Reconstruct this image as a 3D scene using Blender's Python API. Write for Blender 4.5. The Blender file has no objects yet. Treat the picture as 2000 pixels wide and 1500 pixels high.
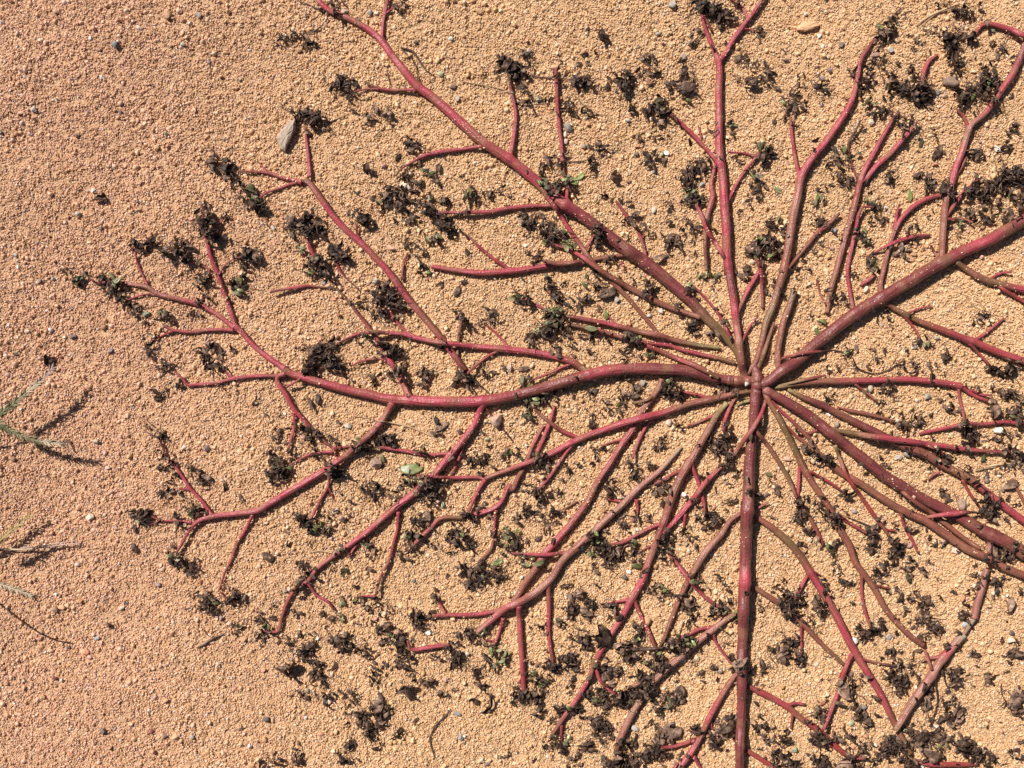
import bpy, math, random
import numpy as np
from mathutils import Vector, Matrix, noise as mnoise

SC = bpy.context.scene
U = 0.0003            # metres per photograph pixel on the ground
H = 2070.0            # camera height in the same pixel unit
COL = SC.collection

# ------------------------------------------------------------------ camera
cam_d = bpy.data.cameras.new('camera')
cam = bpy.data.objects.new('camera', cam_d)
COL.objects.link(cam)
cam.location = (0, 0, H*U)
cam_d.sensor_width = 36.0
cam_d.lens = 36.0*H/2000.0
cam_d.clip_start = 0.01
cam_d.clip_end = 50.0
SC.camera = cam

# ------------------------------------------------------------------ light
SUN_EL = math.radians(45.0)
SD = Vector((0.72, -0.69, 0)).normalized()          # where shadows fall
world = bpy.data.worlds.new('World'); SC.world = world
world.use_nodes = True
wn = world.node_tree.nodes; wl = world.node_tree.links
sky = wn.new('ShaderNodeTexSky'); sky.sky_type = 'NISHITA'; sky.sun_disc = False
sky.sun_elevation = SUN_EL
sky.sun_rotation = math.atan2(-SD.x, -SD.y) % (2*math.pi)
bg = wn['Background']; bg.inputs['Strength'].default_value = 0.036
wl.new(sky.outputs[0], bg.inputs['Color'])
sun_d = bpy.data.lights.new('sun', 'SUN'); sun_d.energy = 5.0
sun_d.angle = math.radians(0.53); sun_d.color = (1.0, 0.955, 0.89)
sun = bpy.data.objects.new('sun', sun_d); COL.objects.link(sun)
ldir = Vector((SD.x*math.cos(SUN_EL), SD.y*math.cos(SUN_EL), -math.sin(SUN_EL)))
sun.rotation_euler = ldir.to_track_quat('-Z', 'Y').to_euler()
sun.location = (-0.6, 0.5, 1.0)
SC.view_settings.view_transform = 'Standard'; SC.view_settings.look = 'None'
SC.view_settings.exposure = 0.41; SC.view_settings.gamma = 1.0
SC.view_settings.use_curve_mapping = False

R = random.Random(7)

# ------------------------------------------------------------------ helpers
def P(px, py, z=0.0):
    """photograph pixel + height above zero (pixel units) -> world metres"""
    k = 1.0 - z/H
    return Vector(((px-1000.0)*k*U, (750.0-py)*k*U, z*U))

def nz(x, y, s, seed=0.0):
    return mnoise.noise(Vector((x/s+seed, y/s-seed*1.7, seed*0.37)))

def ground(px, py):
    """sand height in pixel units"""
    h = 12.0*nz(px, py, 420, 3.1) + 6.0*nz(px, py, 130, 9.4) + 2.4*nz(px, py, 48, 5.5) + 1.0*nz(px, py, 19, 1.2)
    # the slight dents and humps seen at the left and in the upper right
    for (cx, cy, r, a) in ((40, 270, 60, -7), (20, 200, 70, 5), (400, 585, 60, -4), (1340, 505, 60, -6), (1560, 100, 60, 4),
                           (1420, 520, 40, -4), (700, 330, 60, 3), (960, 250, 60, 3), (480, 740, 60, 3), (1060, 470, 70, -3),
                           (1850, 620, 90, 4), (1380, 630, 40, 3), (1480, 745, 60, -3)):
        d2 = ((px-cx)**2+(py-cy)**2)/(r*r)
        if d2 < 6: h += a*math.exp(-d2)
    return h

def mat(name):
    m = bpy.data.materials.new(name); m.use_nodes = True
    return m, m.node_tree.nodes, m.node_tree.links, m.node_tree.nodes['Principled BSDF']

def link(o, parent=None):
    COL.objects.link(o)
    if parent is not None: o.parent = parent
    return o

def mesh_obj(name, verts, faces, m, parent=None, smooth=True):
    me = bpy.data.meshes.new(name)
    me.from_pydata([tuple(v) for v in verts], [], faces)
    if smooth: me.shade_smooth()
    if m is not None: me.materials.append(m)
    return link(bpy.data.objects.new(name, me), parent)

def set_parent(o, par):
    """parent without moving; thing Empties only carry a location, branches sit at the origin"""
    o.parent = par
    if par.type == 'EMPTY': o.matrix_parent_inverse = Matrix.Translation(-par.location)

def tag(o, label=None, cat=None, group=None, kind=None):
    if label: o['label'] = label
    if cat: o['category'] = cat
    if group: o['group'] = group
    if kind: o['kind'] = kind
    return o

# ------------------------------------------------------------------ materials
def ramp(nd, stops, mode='LINEAR'):
    r = nd.new('ShaderNodeValToRGB'); r.color_ramp.interpolation = mode
    els = r.color_ramp.elements
    while len(els) > 1: els.remove(els[-1])
    els[0].position = stops[0][0]; els[0].color = (*stops[0][1], 1)
    for p, c in stops[1:]:
        e = els.new(p); e.color = (*c, 1)
    return r

def make_grain_mat():
    m, nd, lk, b = mat('sand_grain')
    oi = nd.new('ShaderNodeObjectInfo')
    r = ramp(nd, [(0, (.60, .36, .175)), (.18, (.68, .43, .235)), (.40, (.54, .31, .145)), (.60, (.75, .50, .30)), (.78, (.64, .39, .20)),
                  (.87, (.60, .42, .26)), (.905, (.36, .18, .09)), (.925, (.64, .49, .36)), (.955, (.36, .26, .20)), (.970, (.52, .25, .15)),
                  (.986, (.72, .64, .54)), (.995, (.10, .08, .07))], 'CONSTANT')
    lk.new(oi.outputs['Random'], r.inputs[0])
    geo = nd.new('ShaderNodeNewGeometry')
    n1 = nd.new('ShaderNodeTexNoise'); n1.inputs['Scale'].default_value = 9.0; n1.inputs['Detail'].default_value = 3
    lk.new(geo.outputs['Position'], n1.inputs['Vector'])
    # the sand towards the left is a pinker sand
    sep = nd.new('ShaderNodeSeparateXYZ'); lk.new(geo.outputs['Position'], sep.inputs[0])
    mr = nd.new('ShaderNodeMapRange'); mr.inputs[1].default_value = -0.06; mr.inputs[2].default_value = -0.24
    lk.new(sep.outputs[0], mr.inputs[0])
    mul = nd.new('ShaderNodeMix'); mul.data_type = 'RGBA'; mul.blend_type = 'MULTIPLY'
    tint = nd.new('ShaderNodeMix'); tint.data_type = 'RGBA'
    tint.inputs[6].default_value = (1.0, 1.0, 1.0, 1); tint.inputs[7].default_value = (0.93, 0.85, 0.97, 1)
    add = nd.new('ShaderNodeMath'); add.operation = 'MULTIPLY_ADD'
    lk.new(n1.outputs[0], add.inputs[0]); add.inputs[1].default_value = 0.9; add.inputs[2].default_value = -0.47
    a2 = nd.new('ShaderNodeMath'); a2.operation = 'ADD'; a2.use_clamp = True
    lk.new(add.outputs[0], a2.inputs[0]); lk.new(mr.outputs[0], a2.inputs[1])
    lk.new(a2.outputs[0], tint.inputs[0])
    mul.inputs[0].default_value = 1.0
    lk.new(r.outputs[0], mul.inputs[6]); lk.new(tint.outputs[2], mul.inputs[7])
    lk.new(mul.outputs[2], b.inputs['Base Color'])
    b.inputs['Roughness'].default_value = 0.42
    b.inputs['Specular IOR Level'].default_value = 0.6
    return m
M_GRAIN = make_grain_mat()

def make_sand_mat():
    m, nd, lk, b = mat('sand')
    tc = nd.new('ShaderNodeTexCoord')
    v = nd.new('ShaderNodeTexVoronoi'); v.inputs['Scale'].default_value = 900.0
    lk.new(tc.outputs['Object'], v.inputs['Vector'])
    r = ramp(nd, [(0, (.38, .22, .11)), (.5, (.48, .285, .15)), (1, (.56, .35, .195))])
    sp = nd.new('ShaderNodeSeparateColor'); lk.new(v.outputs['Color'], sp.inputs[0])
    lk.new(sp.outputs[0], r.inputs[0]); lk.new(r.outputs[0], b.inputs['Base Color'])
    n = nd.new('ShaderNodeTexNoise'); n.inputs['Scale'].default_value = 60; n.inputs['Detail'].default_value = 6
    lk.new(tc.outputs['Object'], n.inputs['Vector'])
    ad = nd.new('ShaderNodeMath'); ad.operation = 'MULTIPLY_ADD'; ad.inputs[1].default_value = -0.5
    lk.new(v.outputs['Distance'], ad.inputs[0]); lk.new(n.outputs[0], ad.inputs[2])
    bp = nd.new('ShaderNodeBump'); bp.inputs['Distance'].default_value = 0.001; bp.inputs['Strength'].default_value = 0.9
    lk.new(ad.outputs[0], bp.inputs['Height']); lk.new(bp.outputs[0], b.inputs['Normal'])
    b.inputs['Roughness'].default_value = 0.8
    return m
M_SAND = make_sand_mat()

def make_stem_mat():
    m, nd, lk, b = mat('fleshy_stem')
    at = nd.new('ShaderNodeVertexColor'); at.layer_name = 'hue'
    uv = nd.new('ShaderNodeUVMap'); uv.uv_map = 'UVMap'
    mp = nd.new('ShaderNodeMapping'); mp.inputs['Scale'].default_value = (16, 1.2, 1)
    lk.new(uv.outputs[0], mp.inputs[0])
    n = nd.new('ShaderNodeTexNoise'); n.inputs['Scale'].default_value = 1.0; n.inputs['Detail'].default_value = 4
    lk.new(mp.outputs[0], n.inputs['Vector'])
    r = ramp(nd, [(.28, (.62, .62, .62)), (.5, (1, 1, 1)), (.72, (1.4, 1.45, 1.4))]); lk.new(n.outputs[0], r.inputs[0])
    mx = nd.new('ShaderNodeMix'); mx.data_type = 'RGBA'; mx.blend_type = 'MULTIPLY'; mx.inputs[0].default_value = 0.85
    lk.new(at.outputs[0], mx.inputs[6]); lk.new(r.outputs[0], mx.inputs[7])
    # blotches of browner skin
    tc = nd.new('ShaderNodeTexCoord')
    n2 = nd.new('ShaderNodeTexNoise'); n2.inputs['Scale'].default_value = 130; n2.inputs['Detail'].default_value = 4
    lk.new(tc.outputs['Object'], n2.inputs['Vector'])
    r2 = ramp(nd, [(.48, (0, 0, 0)), (.70, (.5, .5, .5))]); lk.new(n2.outputs[0], r2.inputs[0])
    m2 = nd.new('ShaderNodeMix'); m2.data_type = 'RGBA'
    lk.new(r2.outputs[0], m2.inputs[0]); lk.new(mx.outputs[2], m2.inputs[6]); m2.inputs[7].default_value = (.25, .13, .07, 1)
    # pale specks of stuck sand
    v = nd.new('ShaderNodeTexVoronoi'); v.inputs['Scale'].default_value = 420; v.inputs['Randomness'].default_value = 1
    lk.new(tc.outputs['Object'], v.inputs['Vector'])
    sp = nd.new('ShaderNodeSeparateColor'); lk.new(v.outputs['Color'], sp.inputs[0])
    szr = nd.new('ShaderNodeMath'); szr.operation = 'MULTIPLY'; szr.inputs[1].default_value = 0.2; lk.new(sp.outputs[1], szr.inputs[0])
    lt = nd.new('ShaderNodeMath'); lt.operation = 'LESS_THAN'; lk.new(v.outputs['Distance'], lt.inputs[0]); lk.new(szr.outputs[0], lt.inputs[1])
    gt = nd.new('ShaderNodeMath'); gt.operation = 'GREATER_THAN'; gt.inputs[1].default_value = 0.74; lk.new(sp.outputs[0], gt.inputs[0])
    mu = nd.new('ShaderNodeMath'); mu.operation = 'MULTIPLY'; lk.new(lt.outputs[0], mu.inputs[0]); lk.new(gt.outputs[0], mu.inputs[1])
    m3 = nd.new('ShaderNodeMix'); m3.data_type = 'RGBA'
    lk.new(mu.outputs[0], m3.inputs[0]); lk.new(m2.outputs[2], m3.inputs[6]); m3.inputs[7].default_value = (.50, .33, .22, 1)
    lk.new(m3.outputs[2], b.inputs['Base Color'])
    b.inputs['Roughness'].default_value = 0.4
    b.inputs['Specular IOR Level'].default_value = 0.45
    b.inputs['Subsurface Weight'].default_value = 0.0
    bp = nd.new('ShaderNodeBump'); bp.inputs['Distance'].default_value = 0.0008; bp.inputs['Strength'].default_value = 0.9
    sm = nd.new('ShaderNodeMath'); sm.operation = 'ADD'
    lk.new(n.outputs[0], sm.inputs[0]); lk.new(mu.outputs[0], sm.inputs[1])
    n3 = nd.new('ShaderNodeTexNoise'); n3.inputs['Scale'].default_value = 700; n3.inputs['Detail'].default_value = 2
    lk.new(tc.outputs['Object'], n3.inputs['Vector'])
    s2 = nd.new('ShaderNodeMath'); s2.operation = 'MULTIPLY_ADD'; s2.inputs[1].default_value = 0.5
    lk.new(n3.outputs[0], s2.inputs[0]); lk.new(sm.outputs[0], s2.inputs[2])
    lk.new(s2.outputs[0], bp.inputs['Height']); lk.new(bp.outputs[0], b.inputs['Normal'])
    return m
M_STEM = make_stem_mat()

def make_leaf_mat(name, stops, rough=.5, spec=.4, scale=260, bump=.8, by_object=True):
    m, nd, lk, b = mat(name)
    tc = nd.new('ShaderNodeTexCoord')
    geo = nd.new('ShaderNodeNewGeometry')
    n = nd.new('ShaderNodeTexNoise'); n.inputs['Scale'].default_value = scale; n.inputs['Detail'].default_value = 5
    n.inputs['Roughness'].default_value = .65
    lk.new(geo.outputs['Position'], n.inputs['Vector'])
    r = ramp(nd, stops); lk.new(n.outputs[0], r.inputs[0])
    hs = nd.new('ShaderNodeHueSaturation')
    oi = nd.new('ShaderNodeObjectInfo')
    mr = nd.new('ShaderNodeMapRange'); mr.inputs[3].default_value = .65; mr.inputs[4].default_value = 1.5
    lk.new(oi.outputs['Random'], mr.inputs[0]); lk.new(mr.outputs[0], hs.inputs['Value'])
    lk.new(r.outputs[0], hs.inputs['Color']); lk.new(hs.outputs[0], b.inputs['Base Color'])
    b.inputs['Roughness'].default_value = rough; b.inputs['Specular IOR Level'].default_value = spec
    n2 = nd.new('ShaderNodeTexNoise'); n2.inputs['Scale'].default_value = scale*3.2; n2.inputs['Detail'].default_value = 4
    lk.new(geo.outputs['Position'], n2.inputs['Vector'])
    bp = nd.new('ShaderNodeBump'); bp.inputs['Distance'].default_value = 0.0006; bp.inputs['Strength'].default_value = bump
    lk.new(n2.outputs[0], bp.inputs['Height']); lk.new(bp.outputs[0], b.inputs['Normal'])
    return m
M_BLACK = make_leaf_mat('withered_black', [(.3, (.011, .006, .005)), (.48, (.032, .018, .013)), (.66, (.17, .105, .07))], .5, .22)
M_DARK = make_leaf_mat('withered_dark_brown', [(.3, (.02, .011, .008)), (.48, (.062, .036, .025)), (.66, (.25, .15, .10))], .52, .22)
M_BROWN = make_leaf_mat('withered_brown', [(.3, (.05, .027, .018)), (.48, (.13, .075, .05)), (.68, (.34, .22, .155))], .6, .35)
M_OLIVE = make_leaf_mat('fading_green', [(.28, (.05, .032, .018)), (.45, (.10, .088, .038)), (.62, (.17, .165, .075)), (.75, (.26, .21, .14))], .5, .4, 130)
M_GREEN = make_leaf_mat('green_leaf', [(.3, (.08, .085, .025)), (.5, (.16, .175, .055)), (.7, (.28, .29, .12))], .4, .5, 110, .3)
M_STRAW = make_leaf_mat('dry_straw', [(.3, (.26, .15, .08)), (.5, (.42, .28, .16)), (.7, (.58, .43, .28))], .55, .4, 200, .4)
M_TWIG = make_leaf_mat('dark_twig', [(.3, (.03, .016, .013)), (.5, (.075, .04, .03)), (.7, (.14, .085, .06))], .5, .4, 200, .5)
M_CUP = make_leaf_mat('seed_cup', [(.3, (.16, .10, .06)), (.5, (.28, .19, .12)), (.7, (.42, .31, .2))], .6, .3, 200, .4)
LEAFM = {'k': M_BLACK, 'd': M_DARK, 'b': M_BROWN, 'o': M_OLIVE, 'g': M_GREEN}

# ------------------------------------------------------------------ the ground: one sheet
def axis(lo, hi, step, far):
    a = list(np.arange(lo, hi+step*.5, step))
    out, s, v = [], step, hi
    while v < far:
        s *= 1.5; v += s; out.append(v)
    out2, s, v = [], step, lo
    while v > -far:
        s *= 1.5; v -= s; out2.append(v)
    return out2[::-1] + a + out
gx = axis(-260, 2260, 7, 60000); gy = axis(-220, 1720, 7, 60000)
gz = {}
verts = []
for y in gy:
    for x in gx:
        z = ground(x, y) if abs(x) < 6000 and abs(y) < 6000 else 0.0
        verts.append(((x-1000)*U, (750-y)*U, z*U))
nx, ny = len(gx), len(gy)
V = np.array(verts)
faces = []
for j in range(ny-1):
    for i in range(nx-1):
        a = j*nx+i
        faces.append((a, a+nx, a+nx+1, a+1))
tag(mesh_obj('sand_ground', verts, faces, M_SAND), 'pale orange-tan sand spread under the whole plant', kind='structure')

# the patch the grains lie on
ix = [i for i, x in enumerate(gx) if -110 <= x <= 2110]; iy = [j for j, y in enumerate(gy) if -100 <= y <= 1600]
pv = [verts[j*nx+i] for j in iy for i in ix]
pn = len(ix)
pf = [(b*pn+a, (b+1)*pn+a, (b+1)*pn+a+1, b*pn+a+1) for b in range(len(iy)-1) for a in range(pn-1)]
grains = mesh_obj('sand_grains', pv, pf, M_GRAIN)
tag(grains, 'loose tan, white, grey and reddish sand grains covering the ground', kind='stuff')

def grain_nodes(ob):
    ng = bpy.data.node_groups.new('grain_scatter', 'GeometryNodeTree')
    ng.interface.new_socket('Geometry', in_out='INPUT', socket_type='NodeSocketGeometry')
    ng.interface.new_socket('Geometry', in_out='OUTPUT', socket_type='NodeSocketGeometry')
    N, L = ng.nodes, ng.links
    gi = N.new('NodeGroupInput'); go = N.new('NodeGroupOutput')
    setm = N.new('GeometryNodeSetMaterial'); setm.inputs['Material'].default_value = M_GRAIN
    j = N.new('GeometryNodeJoinGeometry')
    for k in range(6):
        ico = N.new('GeometryNodeMeshIcoSphere'); ico.inputs['Radius'].default_value = 0.5
        ico.inputs['Subdivisions'].default_value = 2
        pos = N.new('GeometryNodeInputPosition')
        nt = N.new('ShaderNodeTexNoise'); nt.noise_dimensions = '4D'
        nt.inputs['W'].default_value = 3.7*k+1; nt.inputs['Scale'].default_value = 1.7; nt.inputs['Detail'].default_value = 2
        L.new(pos.outputs[0], nt.inputs['Vector'])
        sub = N.new('ShaderNodeVectorMath'); sub.operation = 'SUBTRACT'; sub.inputs[1].default_value = (.5, .5, .5)
        L.new(nt.outputs['Color'], sub.inputs[0])
        sc = N.new('ShaderNodeVectorMath'); sc.operation = 'SCALE'; sc.inputs['Scale'].default_value = 0.75
        L.new(sub.outputs[0], sc.inputs[0])
        sp = N.new('GeometryNodeSetPosition'); L.new(ico.outputs[0], sp.inputs[0]); L.new(sc.outputs[0], sp.inputs['Offset'])
        ss = N.new('GeometryNodeSetShadeSmooth'); ss.inputs['Shade Smooth'].default_value = (k % 2 == 0)
        L.new(sp.outputs[0], ss.inputs[0])
        tr = N.new('GeometryNodeTransform'); tr.inputs['Scale'].default_value = (1.15, .95, .8)
        L.new(ss.outputs[0], tr.inputs[0])
        gti = N.new('GeometryNodeGeometryToInstance'); L.new(tr.outputs[0], gti.inputs[0])
        L.new(gti.outputs[0], j.inputs[0])
    L.new(j.outputs[0], setm.inputs[0])
    outs = N.new('GeometryNodeJoinGeometry')
    layers = (  # density per m2, scale lo, hi (metres), lift (m), seed
        (GRAIN_FINE, 2.2*U, 4.0*U, 0.3*U, 1),
        (GRAIN_MID, 4.2*U, 5.8*U, 0.8*U, 2),
        (GRAIN_BIG, 5.8*U, 10.5*U, 1.6*U, 3))
    for li, (dens, lo, hi, lift, seed) in enumerate(layers):
        dp = N.new('GeometryNodeDistributePointsOnFaces'); dp.distribute_method = 'RANDOM'
        dp.inputs['Density'].default_value = dens; dp.inputs['Seed'].default_value = seed
        L.new(gi.outputs[0], dp.inputs[0])
        if li > 0:      # coarser grains gather in patches
            pp = N.new('GeometryNodeInputPosition'); nn = N.new('ShaderNodeTexNoise')
            nn.inputs['Scale'].default_value = 14.0 if li == 1 else 30.0; nn.inputs['Detail'].default_value = 3
            L.new(pp.outputs[0], nn.inputs['Vector'])
            mr = N.new('ShaderNodeMapRange'); mr.inputs[1].default_value = .42; mr.inputs[2].default_value = .62
            mr.inputs[3].default_value = dens*.12; mr.inputs[4].default_value = dens*1.9
            L.new(nn.outputs[0], mr.inputs[0]); L.new(mr.outputs[0], dp.inputs['Density'])
        ip = N.new('GeometryNodeInstanceOnPoints'); ip.inputs['Pick Instance'].default_value = True
        L.new(dp.outputs['Points'], ip.inputs['Points']); L.new(setm.outputs[0], ip.inputs['Instance'])
        rr = N.new('FunctionNodeRandomValue'); rr.data_type = 'FLOAT_VECTOR'
        rr.inputs[0].default_value = (0, 0, 0); rr.inputs[1].default_value = (6.283, 6.283, 6.283); rr.inputs['Seed'].default_value = 11+seed
        L.new(rr.outputs[0], ip.inputs['Rotation'])
        rs = N.new('FunctionNodeRandomValue'); rs.data_type = 'FLOAT'
        fi = [s for s in rs.inputs if s.type == 'VALUE']
        fi[0].default_value = lo; fi[1].default_value = hi; rs.inputs['Seed'].default_value = 31+seed
        ro = [s for s in rs.outputs if s.type == 'VALUE'][0]
        L.new(ro, ip.inputs['Scale'])
        # a small random lift
        rl = N.new('FunctionNodeRandomValue'); rl.data_type = 'FLOAT_VECTOR'
        rl.inputs[0].default_value = (0, 0, -1.0*U); rl.inputs[1].default_value = (0, 0, lift+1.2*U); rl.inputs['Seed'].default_value = 51+seed
        spt0 = N.new('GeometryNodeSetPosition'); L.new(dp.outputs['Points'], spt0.inputs[0]); L.new(rl.outputs[0], spt0.inputs['Offset'])
        pq = N.new('GeometryNodeInputPosition'); nq = N.new('ShaderNodeTexNoise'); nq.inputs['Scale'].default_value = 300.0; nq.inputs['Detail'].default_value = 2.5
        L.new(pq.outputs[0], nq.inputs['Vector'])
        mq = N.new('ShaderNodeMapRange'); mq.inputs[1].default_value = .3; mq.inputs[2].default_value = .7
        mq.inputs[3].default_value = -2.4*U; mq.inputs[4].default_value = 2.4*U; L.new(nq.outputs[0], mq.inputs[0])
        cq = N.new('ShaderNodeCombineXYZ'); L.new(mq.outputs[0], cq.inputs[2])
        spt = N.new('GeometryNodeSetPosition'); L.new(spt0.outputs[0], spt.inputs[0]); L.new(cq.outputs[0], spt.inputs['Offset'])
        L.new(spt.outputs[0], ip.inputs['Points'])
        L.new(ip.outputs[0], outs.inputs[0])
    L.new(outs.outputs[0], go.inputs[0])
    md = ob.modifiers.new('grains', 'NODES'); md.node_group = ng
GRAIN_FINE, GRAIN_MID, GRAIN_BIG = 2.1e6, 1.1e5, 1.8e4
grain_nodes(grains)

# ------------------------------------------------------------------ the stems
HUE = {'p': (.35, .054, .070), 'r': (.29, .048, .044), 'm': (.175, .042, .040), 'o': (.17, .10, .045), 'y': (.30, .22, .09),
       'b': (.24, .080, .055), 'd': (.045, .026, .02), 'g': (.36, .29, .2), 'w': (.32, .13, .10)}
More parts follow.
